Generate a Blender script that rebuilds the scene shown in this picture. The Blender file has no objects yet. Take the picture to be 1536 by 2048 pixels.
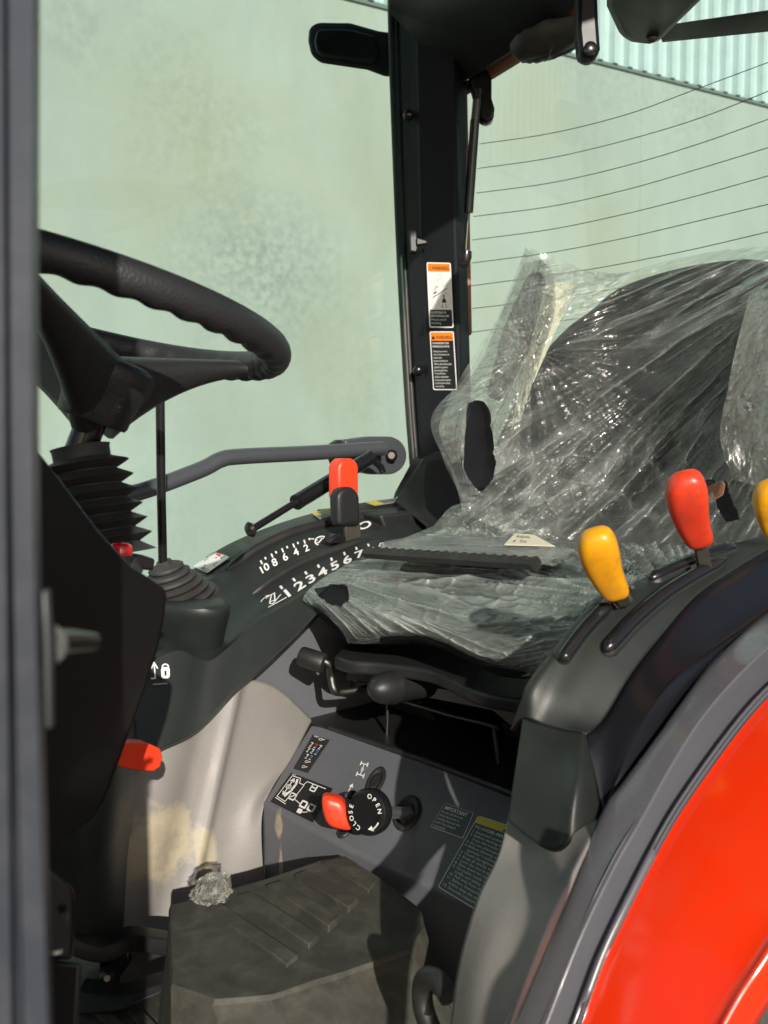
import bpy, bmesh, math, random
from mathutils import Vector, Matrix, noise
random.seed(7)
S = bpy.context.scene
COL = S.collection
R_ = math.radians
# ------------------------------------------------------------------ camera
CAM = Vector((0, 0, 1.6)); YAW = R_(43); PIT = R_(4.5); FPX = 1967.0
cd = bpy.data.cameras.new('camera'); cam = bpy.data.objects.new('camera', cd); COL.objects.link(cam)
cam.location = CAM; cam.rotation_euler = (math.pi/2 - PIT, 0, -YAW)
cd.sensor_fit = 'VERTICAL'; cd.sensor_height = 36; cd.sensor_width = 27; cd.lens = 36*FPX/2048
cd.clip_start = 0.01; cd.clip_end = 400
cd.dof.use_dof = True; cd.dof.focus_distance = 1.15; cd.dof.aperture_fstop = 11
S.camera = cam
S.render.resolution_x = 768; S.render.resolution_y = 1024
# ------------------------------------------------------------------ light
SUN_AZ = R_(31); SUN_EL = R_(21.5)           # direction the light travels: (sin, cos) of AZ, downwards by EL
w = bpy.data.worlds.new('World'); S.world = w; w.use_nodes = True
nt = w.node_tree; bg = nt.nodes['Background']
sky = nt.nodes.new('ShaderNodeTexSky'); sky.sky_type = 'NISHITA'; sky.sun_disc = False
sky.sun_elevation = SUN_EL; sky.sun_rotation = SUN_AZ + math.pi
sky.air_density = 1.0; sky.dust_density = 1.5
nt.links.new(sky.outputs[0], bg.inputs[0]); bg.inputs[1].default_value = 0.10
sl = bpy.data.lights.new('sun', 'SUN'); so = bpy.data.objects.new('sun', sl); COL.objects.link(so)
sl.energy = 5.0; sl.angle = R_(0.5); sl.color = (1, .93, .83)
sd = Vector((math.sin(SUN_AZ)*math.cos(SUN_EL), math.cos(SUN_AZ)*math.cos(SUN_EL), -math.sin(SUN_EL)))
so.rotation_euler = sd.to_track_quat('-Z', 'Y').to_euler(); so.location = (-3, -5, 6)
S.view_settings.view_transform = 'Standard'; S.view_settings.look = 'None'
S.view_settings.exposure = 0.0; S.view_settings.gamma = 1.0; S.view_settings.use_curve_mapping = False
S.render.engine = 'CYCLES'
S.cycles.max_bounces = 10; S.cycles.transparent_max_bounces = 24; S.cycles.glossy_bounces = 4

# ------------------------------------------------------------------ ray helpers (photo measurements -> points at real distances)
FW = Vector((math.sin(YAW)*math.cos(PIT), math.cos(YAW)*math.cos(PIT), -math.sin(PIT)))
RT = Vector((math.cos(YAW), -math.sin(YAW), 0)); UP = RT.cross(FW)
def ray(px, py): return FW + RT*((px-768)/FPX) + UP*((1024-py)/FPX)
def aD(px, py, d): return CAM + ray(px, py)*d
def aX(px, py, X): r = ray(px, py); return CAM + r*(X/r.x)
def aY(px, py, Y): r = ray(px, py); return CAM + r*(Y/r.y)
def aZ(px, py, Z): r = ray(px, py); return CAM + r*((Z-CAM.z)/r.z)
def aP(px, py, pl, off=0.0):
    p0, n = pl; r = ray(px, py)
    q = CAM + r*((p0-CAM).dot(n)/r.dot(n)); return q + n*off
def plane(a, b, c):
    n = (b-a).cross(c-a).normalized()
    if n.dot(CAM-a) < 0: n = -n
    return (a, n)
def proj(P):
    v = P-CAM; d = v.dot(FW); return (768+FPX*v.dot(RT)/d, 1024-FPX*v.dot(UP)/d, d)

# ------------------------------------------------------------------ materials
M = {}
def mat(name, col=(.5,.5,.5), rough=.5, metal=0, spec=.5, coat=0, grain=0, gscale=300, var=0, vscale=8, dirt=None, dscale=6, damt=.5, bdist=.001, wave=None, rvar=0.1):
    m = bpy.data.materials.new(name); m.use_nodes = True; M[name] = m
    t = m.node_tree; b = t.nodes['Principled BSDF']; L = t.links.new
    b.inputs['Roughness'].default_value = rough; b.inputs['Metallic'].default_value = metal
    b.inputs['Specular IOR Level'].default_value = spec
    b.inputs['Coat Weight'].default_value = coat; b.inputs['Coat Roughness'].default_value = .08
    co = t.nodes.new('ShaderNodeTexCoord')
    base = None
    if var or dirt:
        n = t.nodes.new('ShaderNodeTexNoise'); n.inputs['Scale'].default_value = vscale; n.inputs['Detail'].default_value = 6
        L(co.outputs['Object'], n.inputs['Vector'])
        mx = t.nodes.new('ShaderNodeMix'); mx.data_type = 'RGBA'
        mx.inputs['A'].default_value = (*[c*(1-var) for c in col], 1); mx.inputs['B'].default_value = (*[min(1, c*(1+var)) for c in col], 1)
        L(n.outputs['Fac'], mx.inputs['Factor']); base = mx.outputs['Result']
        if dirt:
            n2 = t.nodes.new('ShaderNodeTexNoise'); n2.inputs['Scale'].default_value = dscale; n2.inputs['Detail'].default_value = 10; n2.inputs['Roughness'].default_value = .7
            n2.inputs['Distortion'].default_value = .6
            L(co.outputs['Object'], n2.inputs['Vector'])
            r = t.nodes.new('ShaderNodeMapRange'); r.inputs['From Min'].default_value = .45; r.inputs['From Max'].default_value = .75
            r.inputs['To Max'].default_value = damt; L(n2.outputs['Fac'], r.inputs['Value'])
            m2 = t.nodes.new('ShaderNodeMix'); m2.data_type = 'RGBA'; L(r.outputs['Result'], m2.inputs['Factor'])
            L(base, m2.inputs['A']); m2.inputs['B'].default_value = (*dirt, 1); base = m2.outputs['Result']
        L(base, b.inputs['Base Color'])
    else: b.inputs['Base Color'].default_value = (*col, 1)
    if rvar:
        n3 = t.nodes.new('ShaderNodeTexNoise'); n3.inputs['Scale'].default_value = 25; n3.inputs['Detail'].default_value = 5
        L(co.outputs['Object'], n3.inputs['Vector'])
        r3 = t.nodes.new('ShaderNodeMapRange'); r3.inputs['To Min'].default_value = max(.02, rough-rvar); r3.inputs['To Max'].default_value = rough+rvar
        L(n3.outputs['Fac'], r3.inputs['Value']); L(r3.outputs['Result'], b.inputs['Roughness'])
    if grain:
        v = t.nodes.new('ShaderNodeTexVoronoi'); v.inputs['Scale'].default_value = gscale; v.feature = 'SMOOTH_F1'
        L(co.outputs['Object'], v.inputs['Vector'])
        bp = t.nodes.new('ShaderNodeBump'); bp.inputs['Strength'].default_value = grain; bp.inputs['Distance'].default_value = bdist
        L(v.outputs['Distance'], bp.inputs['Height']); L(bp.outputs['Normal'], b.inputs['Normal'])
    return m
mat('black_plastic', (.015,.016,.017), .45, grain=.15, gscale=700, var=.15, dirt=(.07,.068,.06), dscale=14, damt=.12)
mat('console_plastic', (.017,.021,.0195), .48, grain=.12, gscale=1400, var=.15, dirt=(.08,.08,.07), dscale=18, damt=.10)
mat('cowl_plastic', (.006,.006,.006), .30, spec=.25, grain=.05, gscale=900, var=.1)
mat('shade_dark', (.028,.031,.030), .5, grain=.15, gscale=700, var=.15, dirt=(.10,.10,.085), dscale=14, damt=.25)  # dark tone of the added sheet that shades the arch wall
mat('black_gloss', (.012,.012,.013), .22, var=.1)
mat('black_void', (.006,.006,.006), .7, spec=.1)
mat('leather_black', (.020,.021,.022), .48, grain=.5, gscale=480, var=.2, bdist=.0007)
mat('rubber', (.018,.018,.018), .5, grain=.1, gscale=500, var=.2, dirt=(.09,.085,.075), dscale=20, damt=.2)
mat('boot_rubber', (.035,.034,.033), .62, grain=.1, gscale=500, var=.2, dirt=(.12,.11,.10), dscale=20, damt=.35)
mat('mat_rubber', (.042,.041,.033), .72, grain=.5, gscale=60, var=.35, vscale=18, dirt=(.15,.14,.11), dscale=26, damt=.5, bdist=.002)
mat('grey_paint', (.075,.080,.092), .34, grain=.12, gscale=500, var=.06, dirt=(.16,.16,.15), dscale=14, damt=.15)
mat('panel_paint', (.120,.126,.142), .48, grain=.35, gscale=420, var=.08, dirt=(.17,.165,.15), dscale=12, damt=.18)
mat('trim_grey', (.105,.105,.118), .27, var=.04, dirt=(.14,.14,.14), dscale=60, damt=.05, coat=.25)
mat('side_black', (.0075,.008,.011), .36, spec=.4)  # plain black parts; on the console side it carries the shadow as colour
mat('pillar_paint', (.010,.0115,.0145), .5, grain=.1, gscale=500, var=.1, spec=.2)
mat('frame_grey', (.034,.040,.054), .38, var=.05, dirt=(.2,.2,.2), dscale=40, damt=.15)
mat('rail_grey', (.06,.066,.075), .35, var=.05)
mat('beige_plastic', (.235,.222,.212), .5, grain=.15, gscale=300, var=.06, dirt=(.40,.36,.29), dscale=10, damt=.25)
mat('orange_paint', (.80,.030,.003), .22, coat=.5, var=.10, dirt=(.60,.085,.035), dscale=14, damt=.22, rvar=.05)
mat('orange_lever', (.86,.055,.018), .35, var=.05)
mat('red_knob', (.70,.050,.018), .36, var=.15, vscale=30, dirt=(.22,.04,.03), dscale=70, damt=.5)
mat('yellow_knob', (.78,.36,.008), .36, var=.12, vscale=30, dirt=(.30,.12,.02), dscale=70, damt=.55)
mat('steel', (.7,.7,.68), .45, metal=1, var=.2, vscale=60)
mat('dark_steel', (.12,.12,.11), .45, metal=1, var=.3, vscale=60)
mat('stem_metal', (.065,.06,.05), .5, metal=.3, var=.3, vscale=90, dirt=(.12,.11,.08), dscale=60, damt=.5)
mat('heater_wire', (.03,.028,.024), .5, rvar=0)
mat('seat_fabric', (.009,.010,.011), .8, grain=.3, gscale=600, var=.2, spec=.2, bdist=.0006)
mat('copper_trim', (.26,.115,.07), .6, var=.2)
mat('foam_yellow', (.52,.52,.42), .8, grain=.6, gscale=120, var=.15, bdist=.004)
mat('st_white', (.8,.8,.78), .45, rvar=0); mat('st_black', (.012,.012,.012), .35, rvar=0)
mat('st_dark', (.02,.021,.022), .55, grain=.25, gscale=1500, rvar=0)
mat('st_orange', (.9,.23,.01), .45, rvar=0); mat('st_yellow', (.66,.56,.07), .45, rvar=0)
mat('st_grey', (.35,.36,.35), .45, rvar=0); mat('st_red', (.6,.05,.03), .45, rvar=0); mat('st_blue', (.1,.25,.6), .45, rvar=0)
mat('st_green', (.07,.10,.09), .5, grain=.3, gscale=500, rvar=0)
mat('red_button', (.75,.01,.015), .15, coat=1)
mat('paper_grey', (.36,.35,.37), .55, var=.05); mat('paper_cream', (.72,.68,.52), .7, var=.05)
mat('plinth', (.055,.075,.075), .7, var=.15)

def wall_mat():
    m = bpy.data.materials.new('concrete'); m.use_nodes = True; M['concrete'] = m
    t = m.node_tree; b = t.nodes['Principled BSDF']; L = t.links.new; b.inputs['Roughness'].default_value = .85; b.inputs['Specular IOR Level'].default_value = .2
    co = t.nodes.new('ShaderNodeTexCoord')
    def nz(sc, det, ro=.55, dist=0, stretch=(1,1,1)):
        mp = t.nodes.new('ShaderNodeMapping'); mp.inputs['Scale'].default_value = stretch; L(co.outputs['Object'], mp.inputs['Vector'])
        n = t.nodes.new('ShaderNodeTexNoise'); n.inputs['Scale'].default_value = sc; n.inputs['Detail'].default_value = det
        n.inputs['Roughness'].default_value = ro; n.inputs['Distortion'].default_value = dist; L(mp.outputs[0], n.inputs['Vector']); return n.outputs['Fac']
    def rng(s, a, b_, c, d):
        r = t.nodes.new('ShaderNodeMapRange'); L(s, r.inputs['Value'])
        for k, v in zip(('From Min','From Max','To Min','To Max'), (a, b_, c, d)): r.inputs[k].default_value = v
        return r.outputs['Result']
    def mix(f, A, B):
        x = t.nodes.new('ShaderNodeMix'); x.data_type = 'RGBA'; L(f, x.inputs['Factor'])
        for k, v in (('A', A), ('B', B)):
            if isinstance(v, tuple): x.inputs[k].default_value = (*v, 1)
            else: L(v, x.inputs[k])
        return x.outputs['Result']
    def mul(a, b_):
        x = t.nodes.new('ShaderNodeMath'); x.operation = 'MULTIPLY'; L(a, x.inputs[0])
        if isinstance(b_, float): x.inputs[1].default_value = b_
        else: L(b_, x.inputs[1])
        return x.outputs[0]
    c = mix(rng(nz(.45, 4), .35, .65, 0, 1), (.45,.46,.435), (.53,.55,.525))
    c = mix(rng(nz(.7, 5, .6, .4, (1,1,.6)), .48, .72, 0, .75), c, (.46,.44,.36))       # yellowish patches
    c = mix(rng(nz(3.2, 8, .7, .3, (1,1,.35)), .45, .8, 0, .35), c, (.35,.365,.36))       # streaky wash
    def spot(px, py, rx, rz):
        wd_ = Vector((.977, -.213, 0)).normalized(); p_ = CAM+Vector((math.sin(YAW), math.cos(YAW), 0))*7.0
        q_ = aP(px, py, (p_, Vector((wd_.y, -wd_.x, 0))))
        a_ = t.nodes.new('ShaderNodeVectorMath'); a_.operation = 'SUBTRACT'; L(co.outputs['Object'], a_.inputs[0]); a_.inputs[1].default_value = q_
        b2 = t.nodes.new('ShaderNodeVectorMath'); b2.operation = 'DIVIDE'; L(a_.outputs[0], b2.inputs[0]); b2.inputs[1].default_value = (rx, 1.5, rz)
        l_ = t.nodes.new('ShaderNodeVectorMath'); l_.operation = 'LENGTH'; L(b2.outputs[0], l_.inputs[0]); return rng(l_.outputs['Value'], .1, 1.1, 1, 0)
    c = mix(mul(spot(380, 320, .8, .9), .55), c, (.47,.44,.34))
    c = mix(mul(spot(1060, 210, .5, .5), .6), c, (.47,.45,.36))
    c = mix(mul(spot(1230, 500, .8, .8), .35), c, (.47,.45,.38))
    c = mix(mul(spot(520, 540, .75, .6), rng(nz(20, 6, .7), .40, .62, 0, .75)), c, (.24,.27,.27))
    c = mix(mul(spot(150, 60, .25, .35), rng(nz(9, 6, .7), .40, .62, 0, .5)), c, (.28,.30,.30))
    c = mix(mul(rng(nz(.5, 3, .5), .53, .66, 0, 1), rng(nz(17, 6, .7), .42, .62, 0, .35)), c, (.26,.29,.28))  # speckled dark cloud
    c = mix(rng(nz(90, 2, .5), .60, .78, 0, .30), c, (.27,.28,.28))                     # pores
    L(c, b.inputs['Base Color'])
    bp = t.nodes.new('ShaderNodeBump'); bp.inputs['Strength'].default_value = .3; bp.inputs['Distance'].default_value = .01
    L(nz(20, 8, .7), bp.inputs['Height']); L(bp.outputs['Normal'], b.inputs['Normal'])
wall_mat()
mat('cladding', (.66,.73,.76), .45, var=.06, dirt=(.42,.45,.44), dscale=5, damt=.3)
mat('flashing', (.22,.25,.24), .5, var=.1)
mat('ground', (.17,.15,.12), .9, grain=.6, gscale=30, var=.3, vscale=6, dirt=(.30,.26,.2), dscale=12, damt=.6, bdist=.01)

def two_sided_ior(t, fr, ior):
    g_ = t.nodes.new('ShaderNodeNewGeometry'); mr_ = t.nodes.new('ShaderNodeMapRange')
    mr_.inputs['To Min'].default_value = ior; mr_.inputs['To Max'].default_value = 1/ior
    t.links.new(g_.outputs['Backfacing'], mr_.inputs['Value']); t.links.new(mr_.outputs[0], fr.inputs['IOR'])
def film_mat(name, haze, hazecol, rough, sc, stretch, strength, dist, bubbles=False, tint=(.93,.95,.93), edge=1.0):
    """clear polythene: see-through with milky scatter and glossy creases"""
    m = bpy.data.materials.new(name); m.use_nodes = True; M[name] = m
    t = m.node_tree; L = t.links.new
    for n in list(t.nodes): t.nodes.remove(n)
    N = t.nodes.new
    out = N('ShaderNodeOutputMaterial'); uv = N('ShaderNodeUVMap')
    mp = N('ShaderNodeMapping'); mp.inputs['Scale'].default_value = stretch; L(uv.outputs[0], mp.inputs['Vector'])
    n1 = N('ShaderNodeTexNoise'); n1.inputs['Scale'].default_value = sc; n1.inputs['Detail'].default_value = 7; n1.inputs['Roughness'].default_value = .62; n1.inputs['Distortion'].default_value = .9
    L(mp.outputs[0], n1.inputs['Vector'])
    # ridge: 1-|2n-1|
    a = N('ShaderNodeMath'); a.operation = 'MULTIPLY_ADD'; a.inputs[1].default_value = 2; a.inputs[2].default_value = -1; L(n1.outputs['Fac'], a.inputs[0])
    a2 = N('ShaderNodeMath'); a2.operation = 'ABSOLUTE'; L(a.outputs[0], a2.inputs[0])
    a3 = N('ShaderNodeMath'); a3.operation = 'SUBTRACT'; a3.inputs[0].default_value = 1; L(a2.outputs[0], a3.inputs[1])
    a4 = N('ShaderNodeMath'); a4.operation = 'POWER'; a4.inputs[1].default_value = 5; L(a3.outputs[0], a4.inputs[0])
    height = a4.outputs[0]
    if bubbles:
        co = N('ShaderNodeTexCoord')
        v = N('ShaderNodeTexVoronoi'); v.inputs['Scale'].default_value = 105; v.inputs['Randomness'].default_value = .8; L(co.outputs['Object'], v.inputs['Vector'])
        vr = N('ShaderNodeMapRange'); vr.interpolation_type = 'SMOOTHSTEP'; vr.inputs['From Min'].default_value = .0; vr.inputs['From Max'].default_value = .55; vr.inputs['To Min'].default_value = 1; vr.inputs['To Max'].default_value = 0
        L(v.outputs['Distance'], vr.inputs['Value'])
        ad = N('ShaderNodeMath'); ad.operation = 'MULTIPLY_ADD'; ad.inputs[1].default_value = 1.3; L(vr.outputs[0], ad.inputs[0]); L(height, ad.inputs[2]); height = ad.outputs[0]
    bp = N('ShaderNodeBump'); bp.inputs['Strength'].default_value = strength; bp.inputs['Distance'].default_value = dist; L(height, bp.inputs['Height'])
    tr = N('ShaderNodeBsdfTransparent'); tr.inputs[0].default_value = (*tint, 1)
    gl = N('ShaderNodeBsdfGlossy'); gl.inputs['Roughness'].default_value = rough; L(bp.outputs[0], gl.inputs['Normal'])
    df = N('ShaderNodeBsdfDiffuse'); df.inputs[0].default_value = (*hazecol, 1); L(bp.outputs[0], df.inputs['Normal'])
    tl = N('ShaderNodeBsdfTranslucent'); tl.inputs[0].default_value = (*hazecol, 1)
    ms = N('ShaderNodeMixShader'); ms.inputs[0].default_value = .35; L(df.outputs[0], ms.inputs[1]); L(tl.outputs[0], ms.inputs[2])
    # haze amount rises on creases and with slow patches
    n2 = N('ShaderNodeTexNoise'); n2.inputs['Scale'].default_value = 3.5; n2.inputs['Detail'].default_value = 3; L(uv.outputs[0], n2.inputs['Vector'])
    mr = N('ShaderNodeMapRange'); mr.inputs['From Min'].default_value = .3; mr.inputs['From Max'].default_value = .7; mr.inputs['To Min'].default_value = haze*.35; mr.inputs['To Max'].default_value = haze*1.5
    L(n2.outputs['Fac'], mr.inputs['Value'])
    hz = N('ShaderNodeMath'); hz.operation = 'MULTIPLY_ADD'; hz.inputs[1].default_value = .30*edge; L(a4.outputs[0], hz.inputs[0]); L(mr.outputs[0], hz.inputs[2]); hz.use_clamp = True
    at = N('ShaderNodeAttribute'); at.attribute_name = 'fold'
    hf = N('ShaderNodeMath'); hf.operation = 'MULTIPLY_ADD'; hf.inputs[1].default_value = .30; hf.use_clamp = True; L(at.outputs['Fac'], hf.inputs[0]); L(hz.outputs[0], hf.inputs[2]); hz = hf
    m1 = N('ShaderNodeMixShader'); L(hz.outputs[0], m1.inputs[0]); L(tr.outputs[0], m1.inputs[1]); L(ms.outputs[0], m1.inputs[2])
    fr = N('ShaderNodeFresnel'); two_sided_ior(t, fr, 1.5); L(bp.outputs[0], fr.inputs['Normal'])
    m2 = N('ShaderNodeMixShader')
    fx = N('ShaderNodeMath'); fx.operation = 'MULTIPLY'; fx.inputs[1].default_value = 3.0 if bubbles else 1.6; fx.use_clamp = True; L(fr.outputs[0], fx.inputs[0])
    L(fx.outputs[0], m2.inputs[0]); L(m1.outputs[0], m2.inputs[1]); L(gl.outputs[0], m2.inputs[2])
    L(m2.outputs[0], out.inputs[0]); return m
film_mat('film_back', .018, (.74,.79,.76), .115, 2.2, (1.0, 2.5, 1), .4, .004, edge=.12)
film_mat('film_seat', .31, (.62,.69,.65), .14, 2.2, (1.2, 3, 1), .4, .004, edge=.2)
film_mat('bubble', .17, (.78,.78,.66), .12, 6, (1,1,1), 1.0, .010, bubbles=True, edge=.4)
film_mat('film_crumple', .05, (.8,.8,.72), .14, 4, (1,1,1), .4, .004, edge=.3)

def glass_mat():
    m = bpy.data.materials.new('tinted_glass'); m.use_nodes = True; M['glass'] = m
    t = m.node_tree; L = t.links.new
    for n in list(t.nodes): t.nodes.remove(n)
    N = t.nodes.new; out = N('ShaderNodeOutputMaterial')
    tr = N('ShaderNodeBsdfTransparent'); tr.inputs[0].default_value = (.75,.855,.825, 1)
    gl = N('ShaderNodeBsdfGlossy'); gl.inputs['Roughness'].default_value = .02
    fr = N('ShaderNodeFresnel'); two_sided_ior(t, fr, 1.45)
    mx = N('ShaderNodeMixShader'); L(fr.outputs[0], mx.inputs[0]); L(tr.outputs[0], mx.inputs[1]); L(gl.outputs[0], mx.inputs[2]); L(mx.outputs[0], out.inputs[0])
glass_mat()

def stain_mat(name, base, spots, col=(.43,.375,.27)):
    """spots: (centre, radius xyz) dried-mud marks with a ragged edge"""
    m = M[name]; t = m.node_tree; L = t.links.new; N = t.nodes.new; b = t.nodes['Principled BSDF']
    src = b.inputs['Base Color'].links[0].from_socket
    co = N('ShaderNodeTexCoord')
    nz = N('ShaderNodeTexNoise'); nz.inputs['Scale'].default_value = 26; nz.inputs['Detail'].default_value = 9; nz.inputs['Roughness'].default_value = .72; L(co.outputs['Object'], nz.inputs['Vector'])
    last = src
    for c, r, amt in spots:
        s = N('ShaderNodeVectorMath'); s.operation = 'SUBTRACT'; L(co.outputs['Object'], s.inputs[0]); s.inputs[1].default_value = c
        d = N('ShaderNodeVectorMath'); d.operation = 'DIVIDE'; L(s.outputs[0], d.inputs[0]); d.inputs[1].default_value = r
        l = N('ShaderNodeVectorMath'); l.operation = 'LENGTH'; L(d.outputs[0], l.inputs[0])
        a = N('ShaderNodeMath'); a.operation = 'MULTIPLY_ADD'; a.inputs[1].default_value = 2.6; L(nz.outputs['Fac'], a.inputs[0]); a.inputs[2].default_value = -1.3
        su = N('ShaderNodeMath'); su.operation = 'ADD'; L(l.outputs['Value'], su.inputs[0]); L(a.outputs[0], su.inputs[1])
        mr = N('ShaderNodeMapRange'); mr.inputs['From Min'].default_value = .75; mr.inputs['From Max'].default_value = 1.1; mr.inputs['To Min'].default_value = amt; mr.inputs['To Max'].default_value = 0
        L(su.outputs[0], mr.inputs['Value'])
        mx = N('ShaderNodeMix'); mx.data_type = 'RGBA'; L(mr.outputs[0], mx.inputs['Factor']); L(last, mx.inputs['A'])
        cr = N('ShaderNodeMix'); cr.data_type = 'RGBA'; L(nz.outputs['Fac'], cr.inputs['Factor']); cr.inputs['A'].default_value = (col[0]*.28, col[1]*.27, col[2]*.24, 1); cr.inputs['B'].default_value = (min(1,col[0]*1.7), min(1,col[1]*1.7), col[2]*1.7, 1)
        L(cr.outputs['Result'], mx.inputs['B']); last = mx.outputs['Result']
    L(last, b.inputs['Base Color'])

# ------------------------------------------------------------------ objects
def empty(name, loc):
    o = bpy.data.objects.new(name, None); COL.objects.link(o); o.location = loc; o.empty_display_size = .1; return o
def tag(o, label=None, cat=None, group=None, kind=None):
    if label: o['label'] = label
    if cat: o['category'] = cat
    if group: o['group'] = group
    if kind: o['kind'] = kind
    return o
def link(name, me, mats, parent=None, smooth=True, bevel=0, solid=0, sub=0, seg=2, auto=None):
    if not isinstance(mats, (list, tuple)): mats = [mats]
    for k in mats: me.materials.append(M[k])
    if smooth:
        me.polygons.foreach_set('use_smooth', [True]*len(me.polygons))
    o = bpy.data.objects.new(name, me); COL.objects.link(o)
    if parent is not None: PAR.append((o, parent))
    if auto is not None:
        me.set_sharp_from_angle(angle=R_(auto))
    if solid:
        s = o.modifiers.new('thick', 'SOLIDIFY'); s.thickness = abs(solid); s.offset = -1 if solid > 0 else 1
    if bevel:
        s = o.modifiers.new('bevel', 'BEVEL'); s.width = bevel; s.segments = seg; s.limit_method = 'ANGLE'; s.angle_limit = R_(30); s.harden_normals = False
    if sub:
        s = o.modifiers.new('sub', 'SUBSURF'); s.levels = sub; s.render_levels = sub
    return o
PAR = []
def fix_parents():
    bpy.context.view_layer.update()
    for o, p in PAR:
        o.parent = p
        o.matrix_parent_inverse = Matrix.Translation(-p.location)
def mesh(vs, fs, uv=None):
    me = bpy.data.meshes.new('m'); me.from_pydata([tuple(v) for v in vs], [], fs)
    if uv:
        l = me.uv_layers.new(name='UVMap')
        for lp in me.loops: l.data[lp.index].uv = uv[lp.vertex_index]
    me.update(); return me
def cr(P, t):
    n = len(P)-1; t = max(0, min(.999999, t))*n; i = int(t); f = t-i
    p0, p1, p2, p3 = P[max(i-1,0)], P[i], P[min(i+1,n)], P[min(i+2,n)]
    if i == 0: p0 = p1*2-p2
    if i+2 > n: p3 = p2*2-p1
    return .5*((2*p1)+(p2-p0)*f+(2*p0-5*p1+4*p2-p3)*f*f+(3*p1-p0-3*p2+p3)*f**3)
class Surf:
    def __init__(s, rows, vlin=False): s.rows = rows; s.vlin = vlin
    def __call__(s, u, v):
        c = [cr(r, u) for r in s.rows]
        if s.vlin:
            n = len(c)-1; t = max(0, min(.999999, v))*n; i = int(t); return c[i].lerp(c[i+1], t-i)
        return cr(c, v)
    def nrm(s, u, v, e=.004):
        a = s(u+e if u < .5 else u, v)-s(u if u < .5 else u-e, v); b = s(u, v+e if v < .5 else v)-s(u, v if v < .5 else v-e)
        n = a.cross(b).normalized()
        return n if n.dot(CAM-s(u, v)) > 0 else -n
FOLD = []
def surf_mesh(sf, nu, nv, disp=None, hole=None, vs_list=None):
    FOLD.clear()
    vv = vs_list or [j/nv for j in range(nv+1)]
    P = []; uv = []
    for v in vv:
        for i in range(nu+1):
            u = i/nu; p = sf(u, v)
            if disp: p = disp(p, u, v)
            P.append(p); uv.append((u, v))
    F = []
    W = nu+1
    votes = 0
    for (u, v) in ((.2,.3),(.5,.5),(.8,.3),(.3,.8),(.7,.7)):
        a = sf(u+.01, v)-sf(u-.01, v); b = sf(u, v+.01)-sf(u, v-.01); votes += 1 if a.cross(b).dot(CAM-sf(u, v)) > 0 else -1
    flip = votes < 0
    for j in range(len(vv)-1):
        for i in range(nu):
            q = (j*W+i, j*W+i+1, (j+1)*W+i+1, (j+1)*W+i)
            if flip: q = q[::-1]
            if hole and hole(sum((P[k] for k in q), Vector())/4): continue
            F.append(q)
    me = mesh(P, F, uv)
    if len(FOLD) == len(P):
        a = me.attributes.new('fold', 'FLOAT', 'POINT'); a.data.foreach_set('value', FOLD)
    return me
def inpoly(x, y, poly):
    c = False; j = len(poly)-1
    for i in range(len(poly)):
        xi, yi = poly[i]; xj, yj = poly[j]
        if (yi > y) != (yj > y) and x < (xj-xi)*(y-yi)/(yj-yi)+xi: c = not c
        j = i
    return c
def tube_data(path, rad, n=16, cap=True, flat=None):
    """path list of Vectors; rad scalar or list"""
    if not isinstance(rad, (list, tuple)): rad = [rad]*len(path)
    vs, fs = [], []
    t0 = (path[1]-path[0]).normalized(); a = Vector((0,0,1)) if abs(t0.z) < .9 else Vector((1,0,0))
    nrm = (a-t0*a.dot(t0)).normalized()
    for i, p in enumerate(path):
        t = (path[min(i+1, len(path)-1)]-path[max(i-1, 0)]).normalized()
        nrm = (nrm-t*nrm.dot(t)).normalized(); b = t.cross(nrm)
        for k in range(n):
            an = 2*math.pi*k/n; r = rad[i]
            if flat: vs.append(p+nrm*math.cos(an)*r*flat[0]+b*math.sin(an)*r*flat[1])
            else: vs.append(p+(nrm*math.cos(an)+b*math.sin(an))*r)
    for i in range(len(path)-1):
        for k in range(n): fs.append((i*n+k, i*n+(k+1)%n, (i+1)*n+(k+1)%n, (i+1)*n+k))
    if cap: fs.append(tuple(range(n))[::-1]); fs.append(tuple(range((len(path)-1)*n, len(path)*n)))
    return vs, fs
def merge(*parts):
    V, F = [], []
    for vs, fs in parts:
        o = len(V); V += list(vs); F += [tuple(i+o for i in f) for f in fs]
    return V, F
def tube(name, path, rad, m, parent, n=16, smoothpath=0, auto=50, **k):
    if smoothpath: path = [cr(path, i/smoothpath) for i in range(smoothpath+1)]
    if isinstance(rad, (list, tuple)) and smoothpath:
        rr = [Vector((r, 0, 0)) for r in rad]; rad = [cr(rr, i/smoothpath).x for i in range(smoothpath+1)]
    v, f = tube_data(path, rad, n, **{a: b for a, b in k.items() if a in ('cap','flat')})
    return link(name, mesh(v, f), m, parent, auto=auto)
def lathe(name, a, b, prof, m, parent, n=48, auto=40, ell=None, **kw):
    """prof: (t along a->b, radius)"""
    ax = (b-a); t = ax.normalized(); h = Vector((0,0,1)) if abs(t.z) < .9 else Vector((1,0,0))
    e1 = (h-t*h.dot(t)).normalized(); e2 = t.cross(e1)
    vs, fs = [], []
    for (s, r) in prof:
        for k in range(n):
            an = 2*math.pi*k/n; vs.append(a+ax*s+(e1*math.cos(an)+e2*math.sin(an))*max(r, 1e-5))
    for i in range(len(prof)-1):
        for k in range(n): fs.append((i*n+k, i*n+(k+1)%n, (i+1)*n+(k+1)%n, (i+1)*n+k))
    fs.append(tuple(range(n))[::-1]); fs.append(tuple(range((len(prof)-1)*n, len(prof)*n)))
    return link(name, mesh(vs, fs), m, parent, auto=auto, **kw)
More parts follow.
